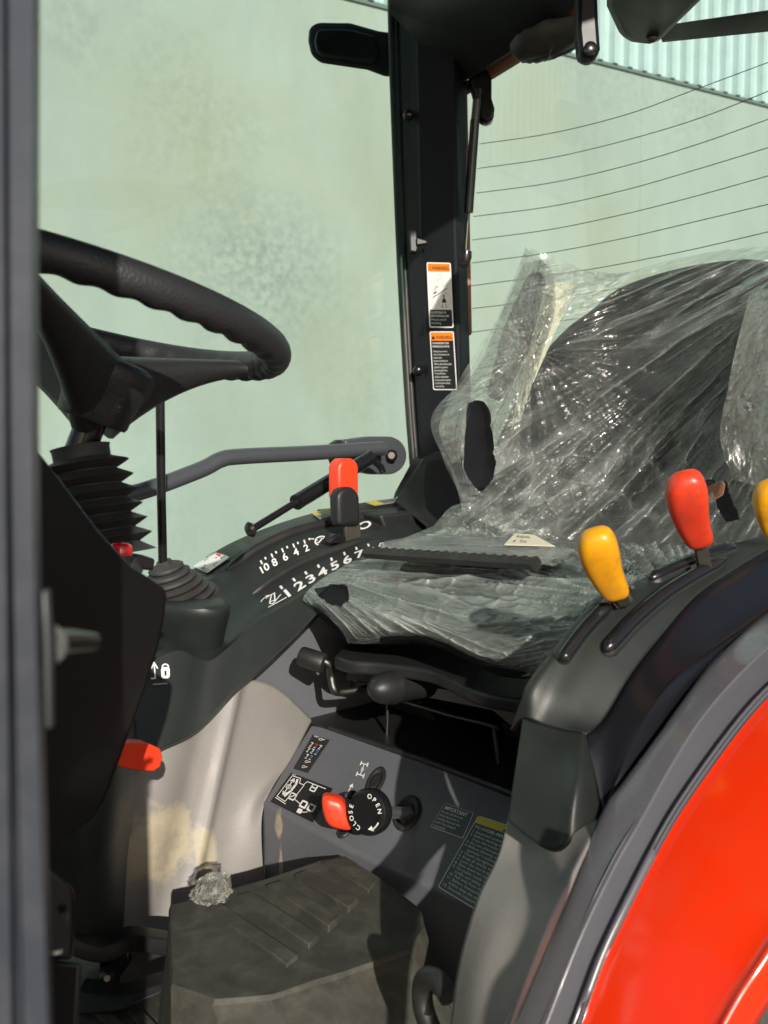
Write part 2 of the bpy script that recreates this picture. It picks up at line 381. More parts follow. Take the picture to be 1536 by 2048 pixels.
def prism_data(poly, ext):
    n = len(poly); vs = list(poly)+[p+ext for p in poly]
    fs = [tuple(range(n)), tuple(range(n, 2*n))[::-1]]+[((i+1)%n, i, i+n, (i+1)%n+n) for i in range(n)]
    return vs, fs
def prism(name, poly, ext, m, parent, bevel=.002, auto=35, seg=2, **k):
    me = mesh(*prism_data(poly, ext)); bm = bmesh.new(); bm.from_mesh(me); bmesh.ops.recalc_face_normals(bm, faces=bm.faces); bm.to_mesh(me); bm.free()
    return link(name, me, m, parent, bevel=bevel, auto=auto, seg=seg, **k)
def box(name, lo, hi, m, parent, bevel=.003, **k):
    x0,y0,z0 = lo; x1,y1,z1 = hi
    return prism(name, [Vector((x0,y0,z0)),Vector((x1,y0,z0)),Vector((x1,y1,z0)),Vector((x0,y1,z0))], Vector((0,0,z1-z0)), m, parent, bevel, **k)

# ------------------------------------------------------------------ flat printed marks
def text_geo(s, size, shear=0, bold=0, align='LEFT'):
    c = bpy.data.curves.new('t', 'FONT'); c.body = s; c.size = size; c.shear = shear; c.offset = bold*size; c.align_x = align; c.resolution_u = 3
    o = bpy.data.objects.new('t', c); COL.objects.link(o)
    dg = bpy.context.evaluated_depsgraph_get(); me = bpy.data.meshes.new_from_object(o.evaluated_get(dg))
    v = [(a.co.x, a.co.y) for a in me.vertices]; f = [tuple(p.vertices) for p in me.polygons]
    bpy.data.objects.remove(o); bpy.data.curves.remove(c); bpy.data.meshes.remove(me); return v, f
class Sticker:
    """2D artwork, u to the right, v DOWN, in units of its own width/height; each layer sits a hair above the one below"""
    def __init__(s): s.V = []; s.F = []; s.I = []; s.m = []
    def add(s, vs, fs, m, layer):
        if m not in s.m: s.m.append(m)
        o = len(s.V); s.V += [(x, y, layer) for x, y in vs]
        for f in fs: s.F.append(tuple(i+o for i in f)); s.I.append(s.m.index(m))
    def poly(s, pts, m, layer=1): s.add(pts, [tuple(range(len(pts)))], m, layer)
    def rect(s, x0, y0, x1, y1, m, layer=1, r=0):
        n = 4
        if r:
            P = []
            for cx, cy, a0 in ((x1-r,y0+r,-90),(x1-r,y1-r,0),(x0+r,y1-r,90),(x0+r,y0+r,180)):
                for k in range(n+1): a = R_(a0+90*k/n); P.append((cx+r*math.cos(a), cy+r*math.sin(a)))
            s.poly(P, m, layer)
        else: # subdivided so that it can follow a curved surface
            nx = 24; s.add([(x0+(x1-x0)*i/nx, y) for y in (y0, y1) for i in range(nx+1)], [(i, i+1, nx+2+i, nx+1+i) for i in range(nx)], m, layer)
    def line(s, pts, w, m, layer=2):
        for (x0,y0),(x1,y1) in zip(pts, pts[1:]):
            d = math.hypot(x1-x0, y1-y0) or 1; nx, ny = -(y1-y0)/d*w/2, (x1-x0)/d*w/2; ex, ey = (x1-x0)/d*w/3, (y1-y0)/d*w/3
            s.add([(x0+nx-ex,y0+ny-ey),(x1+nx+ex,y1+ny+ey),(x1-nx+ex,y1-ny+ey),(x0-nx-ex,y0-ny-ey)], [(0,1,2,3)], m, layer)
    def ring(s, cx, cy, r, w, m, layer=2, a0=0, a1=360, n=28, sy=1):
        s.line([(cx+r*math.cos(R_(a0+(a1-a0)*k/n)), cy+sy*r*math.sin(R_(a0+(a1-a0)*k/n))) for k in range(n+1)], w, m, layer)
    def text(s, t, x, y, size, m, layer=2, rot=0, bold=0, align='LEFT', shear=0, sx=1):
        v, f = text_geo(t, size, shear, bold, align); c, q = math.cos(R_(rot)), math.sin(R_(rot))
        s.add([(x+c*a*sx+q*b, y+q*a*sx-c*b) for a, b in v], f, m, layer)
    def build(s, name, fn, parent, step=.00025, label=None):
        P = [fn(x, y, .0004+l*step) for x, y, l in s.V]
        me = mesh(P, s.F); o = link(name, me, s.m, parent, smooth=False)
        me.polygons.foreach_set('material_index', s.I); me.update()
        if label: o['label'] = label
        return o
def quad_map(c, W, H):
    """c: four 3D corners TL TR BR BL"""
    n = (c[1]-c[0]).cross(c[3]-c[0]).normalized()
    if n.dot(CAM-c[0]) < 0: n = -n
    def f(x, y, h): u, v = x/W, y/H; return c[0]*(1-u)*(1-v)+c[1]*u*(1-v)+c[2]*u*v+c[3]*(1-u)*v+n*h
    return f
# ================================================================== SETTING
def gsheet():
    n = 40; vs = []; fs = []
    box0 = 60
    for j in range(n+1):
        for i in range(n+1):
            x = (i/n-.5)*2; y = (j/n-.5)*2
            vs.append(Vector((math.copysign(abs(x)**2, x)*200+1, math.copysign(abs(y)**2, y)*200+1, 0)))
    for j in range(n):
        for i in range(n): a = j*(n+1)+i; fs.append((a, a+1, a+n+2, a+n+1))
    return mesh(vs, fs)
g = link('ground', gsheet(), 'ground'); tag(g, kind='structure')
# building: precast concrete wall with ribbed metal cladding above
wd = Vector((.977, -.213, 0)).normalized(); wn = Vector((-wd.y, wd.x, 0))      # along, away from us
wp0 = FW*0+CAM + Vector((math.sin(YAW), math.cos(YAW), 0))*7.0; wp0.z = 0
bld = empty('warehouse', wp0)
tag(bld, 'warehouse with stained pale concrete wall and ribbed white cladding above it', 'building')
ptop = aP(1100, 105, (wp0, -wn)).z
def wpt(s, off, z): return Vector((wp0.x, wp0.y, 0))+wd*s+wn*off+Vector((0,0,z))
def wall_box(name, s0, s1, o0, o1, z0, z1, m, bevel=.004):
    return prism(name, [wpt(s0,o0,z0),wpt(s1,o0,z0),wpt(s1,o1,z0),wpt(s0,o1,z0)], Vector((0,0,z1-z0)), m, bld, bevel)
seam = [(-6.5,-3.9),(-3.9,-1.3),(-1.3,1.62),(1.62,4.6),(4.6,9)]
P0 = aP(1280, 400, (wp0, -wn)); ss = (P0-wp0).dot(wd)
for k in range(-2, 4):
    wall_box('concrete_panel', ss+k*6-6+.003, ss+k*6-.003, 0, .2, 0, ptop, 'concrete')
wall_box('joint_filler', ss-18, ss+18, .006, .19, .01, ptop-.01, 'concrete', 0)
# cladding profile
vs, fs = [], []
pit = .16; n0 = int(36/pit)
prof = [(0,0),(.28,0),(.33,-.06),(.62,-.06),(.67,0)]
for k in range(n0):
    for (a, d) in prof: vs += [wpt(ss-18+(k+a)*pit, .02+d, ptop+.03), wpt(ss-18+(k+a)*pit, .02+d, ptop+5)]
for i in range(len(vs)//2-1): fs.append((2*i, 2*i+2, 2*i+3, 2*i+1))
link('cladding', mesh(vs, fs), 'cladding', bld, smooth=False, solid=.001)
wall_box('flashing_strip', ss-18, ss+18, -.02, .19, ptop+.002, ptop+.032, 'flashing')

# ================================================================== TRACTOR
T = empty('tractor', (1.0, .75, 0))
tag(T, 'tractor with open cab, orange fender and its seat wrapped in clear plastic', 'tractor')
def Y(l, y): return [aY(a, b, y) for a, b in l]
# ---- right rear pillar
PD = 1.8
cols = [  # name, (x top, x mid, x bottom), depth
 (781, 800, 830, 1.86), (799, 811, 842, 1.825), (829, 838, 862, 1.80), (834, 842, 867, 1.795), (906, 910, 924, 1.76), (911, 915, 930, 1.765), (933, 932, 946, 1.80), (930,930,944,1.93)]
def prow(y, xs): return [aD(x, y, c[3]) for x, c in zip(xs, cols)]
rows = []
for y in (-90, 0, 230, 470, 700, 900, 1010):
    xs = []
    for c in cols:
        P = [Vector((c[0],0,0)), Vector((c[1],0,0)), Vector((c[2],0,0))]
        t = y/940; xs.append((c[0]+(c[1]-c[0])*(y/450)) if y < 450 else c[1]+(c[2]-c[1])*((y-450)/490))
    rows.append(prow(y, xs))
vs = [p for r in rows for p in r]; W = len(cols); fs = []
for j in range(len(rows)-1):
    for i in range(W): fs.append((j*W+i, j*W+(i+1)%W, (j+1)*W+(i+1)%W, (j+1)*W+i))
fs += [tuple(range(W)), tuple(range((len(rows)-1)*W, len(rows)*W))[::-1]]
me = mesh(vs, fs); bm = bmesh.new(); bm.from_mesh(me); bmesh.ops.recalc_face_normals(bm, faces=bm.faces); bm.to_mesh(me); bm.free()
pillar = link('rear_pillar', me, 'pillar_paint', T, smooth=False, bevel=.003)
pillar_pl = plane(aD(842, 470, 1.795), aD(910, 470, 1.76), aD(867, 900, 1.795))
# rubber seal along its door edge
tube('door_seal', [aD(x, y, 1.84) for x, y in ((783,-60),(786,100),(795,350),(804,560),(818,800),(828,930))], .0085, 'rubber', T, smoothpath=20)
tube('door_seal', [aD(x, y, 1.835) for x, y in ((792,-60),(795,100),(802,350),(811,560),(824,800),(834,930))], .005, 'rubber', T, smoothpath=20)
for x, y in ((817,231),(836,741)):
    a = aD(x, y, 1.805); lathe('screw', a, a-FW*.012, [(0,.010),(.4,.010),(.8,.008),(1,.004)], 'black_gloss', pillar, 20)
# small coat hook clip on the pillar
a = [aD(*q, 1.79) for q in ((818,465),(832,463),(835,500),(832,510),(820,508))]
prism('hook_clip', a, -FW*.02, 'black_plastic', pillar, .002)
prism('hook_clip', [aD(*q, 1.775) for q in ((832,478),(852,484),(856,490),(833,494))], -FW*.012, 'black_plastic', pillar, .002)
# copper coloured edge of the rear window frame
prism('window_trim', [aD(x, y, 1.9) for x, y in ((916,170),(934,150),(938,330),(942,560),(944,667),(932,668),(925,400))], FW*.02, 'copper_trim', T, .002)
prism('window_trim', [aD(x, y, d) for x, y, d in ((914,172,1.84),(930,186,1.84),(1040,118,1.7),(1130,52,1.6),(1180,12,1.55),(1160,6,1.55),(1110,45,1.6),(1030,100,1.7))], FW*.02, 'copper_trim', T, .002)
# roof edge beams
prism('roof_beam', [aD(x, y, d) for x, y, d in ((776,-80,1.62),(776,22,1.80),(795,42,1.80),(903,150,1.79),(915,172,1.785),(1020,108,1.69),(1110,50,1.6),(1170,0,1.52),(1215,-60,1.38))], ray(960,60)*.05, 'black_plastic', T, .004)
prism('roof_lining', [Vector((-.3,.15,2.47)),Vector((1.62,.15,2.47)),Vector((1.62,1.36,2.47)),Vector((-.3,1.36,2.47))], Vector((0,0,.12)), 'black_plastic', T, .02)
# ribbed lamp under the rear of the roof
lamp_c = aD(1100, 82, 1.62)
vs, fs = [], []
N1 = 40
for j in range(9):
    rr = [1, .98, .9, .78, .62, .45, .28, .12, .001][j]; zz = [0,-.010,-.02,-.026,-.030,-.0325,-.034,-.0345,-.035][j]
    for k in range(N1):
        an = 2*math.pi*k/N1; rib = .0022*math.sin(math.cos(an)*rr*34)
        vs.append(lamp_c+RT*(.066*rr*math.cos(an))+(FW*.05)*rr*math.sin(an)+Vector((0,0,zz+rib+.012+.25*.066*rr*math.cos(an))))
for j in range(8):
    for k in range(N1): fs.append((j*N1+k, j*N1+(k+1)%N1, (j+1)*N1+(k+1)%N1, (j+1)*N1+k))
link('roof_lamp', mesh(vs, fs), 'rubber', T)
# hanging latch rod, wiper housing and arm
prism('window_latch', [aD(x, y, 1.35) for x, y in ((1157,-60),(1195,-60),(1198,40),(1202,95),(1195,112),(1178,116),(1160,108),(1155,60))], FW*.03, 'side_black', T, .006)
a = aD(1180, 98, 1.345); lathe('screw', a, a-FW*.006, [(0,.009),(.7,.009),(1,.005)], 'black_gloss', T, 20)
wh = prism('overhead_housing', [aD(x, y, 1.22-(72-y)*.0012) for x, y in ((1213,-120),(1212,12),(1240,72),(1262,84),(1300,88),(1318,82),(1412,-10),(1440,-120))], ray(1310,0)*.10, 'console_plastic', T, .008, seg=3)
a = aD(1304, 72, 1.22); lathe('screw', a, a-FW*.005, [(0,.008),(.6,.008),(1,.004)], 'black_gloss', T, 20)
prism('support_bar', [aD(x, y, d) for x, y, d in ((1322,42,1.4),(1334,72,1.4),(1560,46,1.1),(1560,10,1.1))], FW*.025, 'black_plastic', T, .006)
# exterior mirror seen through the door glass
mir = [(616,82),(618,56),(634,45),(700,46),(757,62),(785,66),(790,150),(775,155),(735,140),(640,126),(622,110)]
prism('mirror_arm', [aD(x, y, 1.9) for x, y in mir], ray(700,100)*.05, 'black_plastic', T, .012, seg=4)
prism('mirror_arm', [aD(x, y, 1.888) for x, y in ((628,82),(632,62),(642,56),(700,57),(750,70),(762,110),(745,128),(645,112),(632,102))], FW*.012, 'black_gloss', T, .006, seg=3)
# rear window strut and bracket
prism('strut_bracket', [aD(x, y, 1.77) for x, y in ((938,130),(975,124),(984,132),(984,195),(990,215),(988,236),(975,243),(962,238),(940,160))], FW*.03, 'black_gloss', T, .006, seg=3)
prism('strut_bracket', [aD(x, y, 1.80) for x, y in ((950,108),(998,96),(1001,140),(985,145),(950,140))], FW*.01, 'dark_steel', T, .002)
tube('gas_strut', [aD(950,240,1.76), aD(937,425,1.78)], .0085, 'black_gloss', T, 20)
tube('gas_strut', [aD(957,178,1.755), aD(954,205,1.757)], .006, 'black_gloss', T, 16)
tube('gas_strut', [aD(954,200,1.757), aD(950,242,1.76)], .0075, 'dark_steel', T, 16)
tube('gas_strut', [aD(937,425,1.78), aD(931,505,1.79)], .003, 'dark_steel', T, 12)
lathe('ball_joint', aD(933,500,1.79), aD(930,530,1.79), [(0,.005),(.1,.010),(.5,.011),(.9,.008),(1,.003)], 'black_gloss', T, 20)
tube('ball_joint', [aD(914,528,1.77), aD(932,527,1.79)], .007, 'black_gloss', T, 16)
# ---- rear glass with heater lines
GX = 1.66
gl = prism('rear_window', [Vector((GX,.12,1.25)),Vector((GX,1.52,1.25)),Vector((GX,1.52,2.45)),Vector((GX,.12,2.45))], Vector((.004,0,0)), 'glass', T, 0)
lines = [[(958,288),(1100,267),(1250,230),(1380,183),(1560,116)],[(955,337),(1100,316),(1250,281),(1400,236),(1560,173)],
 [(953,386),(1100,366),(1250,332),(1400,287),(1560,230)],[(947,433),(1100,413),(1250,380),(1400,337),(1560,288)],
 [(944,480),(1100,459),(1250,428),(1400,390),(1560,345)],[(944,526),(1100,505),(1250,476),(1400,441),(1560,403)],
 [(941,572),(1080,553),(1202,535),(1380,500),(1560,458)],[(945,617),(1060,603),(1250,575)],[(940,665),(1000,657),(1250,625)]]
vs_, fs_ = [], []
for l in lines:
    v, f = tube_data([cr([aX(x, y, GX-.002) for x, y in l], i/24) for i in range(25)], .0008, 6)
    vs_, fs_ = merge((vs_, fs_), (v, f))
link('heater_lines', mesh(vs_, fs_), 'heater_wire', gl)
# ---- right door glass, handrail, hinge plate, strut
DY = 1.33
link('door_glass', mesh(*prism_data([Vector((-.55,DY,1.02)),Vector((1.43,DY,1.02)),Vector((1.43,DY,2.5)),Vector((-.55,DY,2.5))], Vector((0,.004,0)))), 'glass', T, smooth=False)
tube('hand_rail', Y([(120,1020),(275,985),(400,940),(440,920),(480,913),(620,906),(740,898),(765,897)], 1.27), .0125, 'rail_grey', T, smoothpath=50, n=20)
hp = prism('hinge_plate', [aY(790+ (30 if False else 0)+36*math.cos(R_(a))*1.0-12, 911+38*math.sin(R_(a)), 1.30) for a in range(-90, 91, 12)]+Y([(745,949),(700,938),(690,880),(740,873)], 1.30), Vector((0,.02,0)), 'rail_grey', T, .003)
prism('lock_case', Y([(668,888),(680,880),(745,876),(752,890),(735,945),(700,948),(672,930),(664,905)], 1.31), Vector((0,.02,0)), 'black_plastic', T, .005)
lathe('screw', aY(783,911,1.295), aY(783,911,1.28), [(0,.011),(.3,.011),(.5,.007),(1,.006)], 'dark_steel', hp, 20)
tube('pull_rod', Y([(740,920),(752,925),(762,935),(765,945)], 1.26), .006, 'black_gloss', T, smoothpath=8)
tube('gas_strut', [aY(740,915,1.24), aY(592,1005,1.20)], .0125, 'black_gloss', T, 20)
tube('gas_strut', [aY(596,1002,1.20), aY(505,1058,1.18)], .0055, 'black_gloss', T, 16)
lathe('ball_joint', aY(508,1056,1.18), aY(494,1062,1.18), [(0,.004),(.15,.009),(.5,.012),(.85,.009),(1,.002)], 'black_gloss', T, 20)
# pillar foot and black bracket
prism('pillar_foot', [aD(x, y, d) for x, y, d in ((830,912,1.76),(848,918,1.75),(806,985,1.72),(786,1000,1.72),(790,985,1.75))], FW*.03, 'black_plastic', T, .003)
prism('rear_panel', [aD(x, y, d) for x, y, d in ((846,915,1.74),(872,905,1.72),(960,905,1.70),(1100,910,1.7),(1100,1100,1.5),(890,1085,1.5),(790,1002,1.62))], FW*.05, 'black_plastic', T, .004)
# ================================================================== RIGHT CONSOLE
con = {
 'A':(1.25,[(330,1200),(375,1148),(430,1103),(500,1068),(590,1036),(685,1012),(800,995),(940,985)]),
 'B':(1.17,[(350,1215),(408,1168),(460,1134),(515,1096),(590,1062),(685,1040),(775,1028),(940,1014)]),
 'C':(1.145,[(352,1225),(430,1190),(482,1152),(533,1111),(597,1082),(685,1057),(768,1037),(940,1020)]),
 'D':(1.12,[(354,1232),(440,1205),(495,1170),(545,1138),(607,1108),(685,1079),(770,1054),(940,1032)]),
 'E':(1.10,[(355,1238),(450,1218),(502,1190),(550,1155),(610,1122),(680,1096),(756,1075),(940,1046)]),
 'F':(1.085,[(356,1245),(460,1232),(515,1201),(563,1169),(620,1137),(682,1106),(752,1084),(940,1056)]),
 'G':(1.045,[(358,1262),(460,1266),(530,1222),(583,1193),(635,1160),(690,1131),(760,1104),(940,1075)]),
 'H':(.985,[(355,1300),(420,1320),(500,1253),(570,1210),(628,1174),(690,1140),(765,1112),(940,1085)]),
 'I':(.945,[(318,1500),(395,1460),(475,1378),(545,1318),(605,1260),(665,1200),(765,1150),(940,1110)]),
 'J':(1.02,[(322,1504),(400,1466),(480,1384),(550,1322),(610,1264),(670,1204),(770,1154),(940,1114)]),
}
for k_, (y_, l_) in con.items():
    l_.insert(0, {'I':(225,1545),'J':(229,1549),'H':(270,1335)}.get(k_, (l_[0][0]-70, l_[0][1]+22)))
rowsC = [Y(l, y) for y, l in con.values()]
cs = Surf(rowsC, vlin=True)
me = surf_mesh(cs, 90, 9, vs_list=[k/9 for k in range(10)])
console = link('right_console', me, 'console_plastic', T, auto=40, solid=.004, bevel=.0025, seg=3)
# rear block of the console
prism('console_box', [aY(x, y, 1.12) for x, y in ((760,1030),(900,1015),(930,1080),(790,1110))], Vector((0,.16,0)), 'black_plastic', T, .004)
# slots
def slot(name, sf, v, u0, u1, r, m, parent, lift=.0, n=40, flat=(.5,1.25)):
    path = [sf(u0+(u1-u0)*i/n, v)+sf.nrm(u0+(u1-u0)*i/n, v)*lift for i in range(n+1)]
    rad = [r*min(1, math.sqrt(min(i, n-i)+.3)/2.0) for i in range(n+1)]
    return tube(name, path, rad, m, parent, 14)
slot('lever_slot', cs, 1.05/9, .36, .895, .0075, 'rubber', console)
slot('lever_slot', cs, 4.0/9, .38, .87, .0065, 'rubber', console)
# printed scales
def surf_at(sf, px, py):
    best = None; U0 = [i/40 for i in range(41)]; V0 = [j/16 for j in range(17)]; su, sv = .025, .0625
    for u in U0:
        for v in V0:
            q = proj(sf(u, v)); d = math.hypot(q[0]-px, q[1]-py)
            if best is None or d < best[0]: best = (d, u, v)
    for _ in range(14):
        _, u0, v0 = best; su *= .6; sv *= .6
        for a_ in (-1,0,1):
            for b_ in (-1,0,1):
                u, v = min(1,max(0,u0+a_*su)), min(1,max(0,v0+b_*sv)); q = proj(sf(u, v)); d = math.hypot(q[0]-px, q[1]-py)
                if d < best[0]: best = (d, u, v)
    return best[1], best[2]
def squad(sf, c, o=.0012):
    out = []
    for x, y in c:
        u, v = surf_at(sf, x, y); out.append(sf(u, v)+sf.nrm(u, v)*o)
    return out
def u_at(sf, v, px):
    lo, hi = 0, 1
    for _ in range(40):
        m = (lo+hi)/2
        if proj(sf(m, v))[0] < px: lo = m
        else: hi = m
    return lo
def scale_map(sf, v0, v1, px0, px1):
    vm = (v0+v1)/2; ua, ub = u_at(sf, vm, px0), u_at(sf, vm, px1)
    L = sum((sf(ua+(ub-ua)*(i+1)/40, vm)-sf(ua+(ub-ua)*i/40, vm)).length for i in range(40)); Hh = (sf((ua+ub)/2, v1)-sf((ua+ub)/2, v0)).length
    # arc-length table
    tab = [0]
    for i in range(80): tab.append(tab[-1]+(sf(ua+(ub-ua)*(i+1)/80, vm)-sf(ua+(ub-ua)*i/80, vm)).length)
    def f(x, y, h):
        s = max(-.02, min(1.02, x/(L/Hh)))*tab[-1]
        k = 0
        while k < 79 and tab[k+1] < s: k += 1
        t = (k+(s-tab[k])/(tab[k+1]-tab[k]))/80; u = ua+(ub-ua)*t; v = v0+(v1-v0)*y
        return sf(u, v)+sf.nrm(u, vm)*h
    def xof(px):
        u = u_at(sf, vm, px); t = (u-ua)/(ub-ua)*80; k = max(0, min(79, int(t))); return (tab[k]+(tab[k+1]-tab[k])*(t-k))/Hh
    return f, L/Hh, xof
f1, L1, x1 = scale_map(cs, 2.05/9, 3.0/9, 512, 690)
st = Sticker(); st.rect(0, 0, L1, 1, 'st_dark', 0)
for t, px in (('10',526),('8',547),('6',568),('4',590),('2',611)):
    x = x1(px); st.text(t, x, .93, .74, 'st_white', align='CENTER', bold=.02, sx=.85); st.line([(x+.02,.06),(x+.02,.30)], .09, 'st_white')
for px in (537,558,580,601,623):
    x = x1(px)-.05; st.line([(x,.05),(x,.16)], .09, 'st_white')
x = x1(641); st.ring(x, .5, .34, .09, 'st_white', a0=-230, a1=50); st.line([(x-.15,.62),(x,.5),(x+.12,.36)], .09, 'st_white')
for a in (-200,-150,-90,-30,20): st.line([(x+.22*math.cos(R_(a)),.5+.22*math.sin(R_(a))),(x+.33*math.cos(R_(a)),.5+.33*math.sin(R_(a)))], .06, 'st_white')
st.line([(x-.55,.12),(x-.38,.2)], .07, 'st_white')
st.build('scale_decal', f1, console)
f1b, L1b, x1b = scale_map(cs, 1.9/9, 3.0/9, 715, 770)
st = Sticker(); st.rect(0, 0, L1b, 1, 'st_dark', 0); st.ring(x1b(729), .42, .30, .13, 'st_white'); st.build('scale_decal', f1b, console)
f2, L2, x2 = scale_map(cs, 5.05/9, 6.0/9, 530, 800)
st = Sticker(); st.rect(0, 0, L2, 1, 'st_dark', 0)
for t, px in (('1',571),('2',596),('3',619),('4',643),('5',668),('6',693),('7',717),('8',741)):
    x = x2(px); st.text(t, x, .97, .80, 'st_white', align='CENTER', bold=.025); st.line([(x-.03,.04),(x-.03,.25)], .085, 'st_white')
x = x2(546)
st.ring(x-.1, .72, .09, .05, 'st_white'); st.line([(x-.18,.66),(x+.05,.2),(x+.17,.22),(x+.0,.74)], .055, 'st_white'); st.line([(x-.3,.92),(x+.38,.92)], .06, 'st_white'); st.line([(x-.12,.86),(x+.3,.55)], .05, 'st_white')
st.ring(x-.2, .34, .22, .05, 'st_white', a0=-150, a1=-50, n=8); st.line([(x-.14,.05),(x-.0,.17),(x-.18,.22)], .05, 'st_white')
x = x2(763); st.line([(x-.15,.6),(x,.2),(x+.1,.2),(x+.1,.8)], .06, 'st_white')
st.build('scale_decal', f2, console)
# white sticker, yellow warning stickers on the crest
f3 = quad_map(squad(cs, ((428,1107),(462,1118),(416,1150),(386,1134)), .003), 1.3, 1)
st = Sticker(); st.rect(0,0,1.3,1,'st_white',0,r=.08); st.text('NHCD',.62,.97,.2,'st_black',rot=0,bold=.02)
st.rect(.35,.02,.75,.16,'st_red',1); st.ring(.95,.12,.07,.05,'st_black')
for cx, cy, dx, dy in ((.3,.5,-.08,0),(.62,.28,0,-.08),(1.0,.5,.08,0),(.65,.72,0,.08)):
    st.line([(cx-dy, cy-dx),(cx+dx, cy+dy),(cx+dy, cy+dx)], .035, 'st_black')
st.line([(.55,.45),(.85,.4),(.75,.62),(.5,.6),(.55,.45)], .012, 'st_grey'); st.line([(.1,.38),(.22,.36)], .03, 'st_black'); st.line([(1.1,.62),(1.22,.6)], .03, 'st_black')
st.build('function_sticker', f3, console)
f4 = quad_map(squad(cs, ((623,1030),(676,1017),(680,1030),(640,1043)), .003), 3, 1)
st = Sticker(); st.rect(0,0,3,1,'st_grey',0); st.rect(0,0,3,.45,'st_yellow',1); st.text('WARNING',.5,.40,.40,'st_black',bold=.03)
for k in range(3): st.line([(.1,.56+.15*k),(2.8,.56+.15*k)], .05, 'st_black')
st.build('warning_sticker', f4, console)
f5 = quad_map(squad(cs, ((727,1008),(805,998),(825,1003),(750,1016)), .003), 4, 1)
st = Sticker(); st.rect(0,0,4,1,'st_grey',0); st.rect(.05,.1,1.1,.9,'st_yellow',1)
for k in range(4): st.line([(1.2,.2+.18*k),(3.8,.2+.18*k)], .07, 'st_black')
st.build('warning_sticker', f5, console)
# front pedestal of the console
pc = aY(362, 1196, 1.06); pb = aY(352, 1440, 1.13)
vs, fs = [], []
for j in range(13):
    t = (0,.015,.045,.09,.16,.25,.35,.45,.55,.65,.77,.88,1)[j]; c = pc.lerp(pb, t); kf_ = (.80,.92,.985,1)[min(j, 3)]; rx = (.045+.006*(1-t)**3-.010*t)*kf_; ry = (.085-.03*t)*kf_
    for k in range(33):
        an = math.pi*(.75+1.5*k/32); vs.append(c+Vector((math.cos(an)*rx*1.0, math.sin(an)*ry, 0))+Vector((0,0,0 if j else 0)))
for j in range(12):
    for k in range(32): fs.append((j*33+k, j*33+k+1, (j+1)*33+k+1, (j+1)*33+k))
o = len(vs); vs.append(pc+Vector((0,0,.002)))
for k in range(32): fs.append((k+1, k, o))
ped = link('console_pedestal', mesh(vs, fs), 'console_plastic', T, auto=50)
# padlock mark on the pedestal
f6 = quad_map(squad(cs, ((296,1322),(338,1318),(338,1372),(296,1376)), .005), 1, 1.3)
st = Sticker(); st.line([(.1,.95),(.1,.95),(.28,.95),(.28,.3)], .06, 'st_white'); st.line([(.15,.5),(.28,.25),(.41,.5)], .06, 'st_white')
st.rect(.56,.45,.95,.98,'st_white',1,r=.12); st.ring(.755,.45,.13,.07,'st_white',a0=180,a1=360); st.rect(.71,.62,.80,.85,'st_black',2); st.rect(.15,1.18,.85,1.24,'st_grey',1)
st.build('lock_symbol', f6, console)
# gear lever and its boot
bl = aY(352, 1195, 1.08); bt = aY(330, 1130, 1.08)
prof = []
for k in range(6):
    t = k/6; r = .050-.034*t
    prof += [(t, r*.86), (t+.04, r*1.02), (t+.10, r*1.04), (t+.145, r*.88)]
lathe('gear_lever_boot', bl+Vector((0,0,-.004)), bt, [(-.12,.056),(0,.055)]+prof+[(1,.012),(1.12,.009)], 'boot_rubber', T, auto=80)
tube('gear_lever', [aY(326,1150,1.08), aY(322,960,1.07), aY(320,780,1.06), aY(319,700,1.06)], .0056, 'black_gloss', T, 20)
# far red lever: black grip, red knob, metal stem
def lever(name, stem, base, top, w, m, stemw=.009, lean=None, th=.8):
    """rounded fat-ended knob; base/top of the knob, w = width"""
    L = empty(name, stem); PAR.append((L, T))
    ax = top-base; t = ax.normalized(); e1 = (RT-t*RT.dot(t)).normalized(); e2 = t.cross(e1)
    prof = [(0,.50),(.03,.66),(.10,.74),(.25,.80),(.45,.90),(.62,1.0),(.75,1.0),(.85,.94),(.92,.80),(.97,.58),(1,.22)]
    vs, fs = [], []; n = 28
    for s, r in prof:
        for k in range(n):
            an = 2*math.pi*k/n; c, q = math.cos(an), math.sin(an); p = 3.2
            rr = (abs(c)**p+abs(q)**p)**(-1/p)
            off = -e1*.10*w*math.sin(s*math.pi)*(1 if s > .2 else s*5)
            vs.append(base+ax*s+(e1*c*w*.5+e2*q*w*.5*th)*rr*r+off)
    for i in range(len(prof)-1):
        for k in range(n): fs.append((i*n+k, i*n+(k+1)%n, (i+1)*n+(k+1)%n, (i+1)*n+k))
    fs.append(tuple(range(n))[::-1]); fs.append(tuple(range((len(prof)-1)*n, len(prof)*n)))
    kn = link('knob', mesh(vs, fs), m, L, sub=1)
    d = (base-stem)
    pl = [stem-e1*stemw*.6, stem+e1*stemw*.6, base+t*.01+e1*stemw*.6, base+t*.01-e1*stemw*.6]
    sh = prism('shaft', [p-FW*.0025 for p in pl], FW*.006, 'stem_metal', L, .0008)
    return L
lv = empty('throttle_lever', aY(706,1078,1.10)); PAR.append((lv, T))
def rbox(name, cx, y0, y1, wpx, wtop, dY, th, m, parent, r=.006, tlt=0):
    P = [aY(x, y, dY) for x, y in ((cx-wpx/2+tlt,y1),(cx+wpx/2+tlt,y1),(cx+wpx/2,y0+18),(cx+wtop/2,y0+6),(cx+wtop/4,y0),(cx-wtop/4,y0),(cx-wtop/2,y0+6),(cx-wpx/2,y0+18))]
    return prism(name, P, Vector((0,th,0)), m, parent, r, seg=4)
rbox('knob', 698, 917, 1000, 42, 34, 1.12, .026, 'orange_lever', lv, .006)
rbox('grip', 698, 974, 1052, 46, 32, 1.095, .022, 'black_plastic', lv, .007, tlt=2)
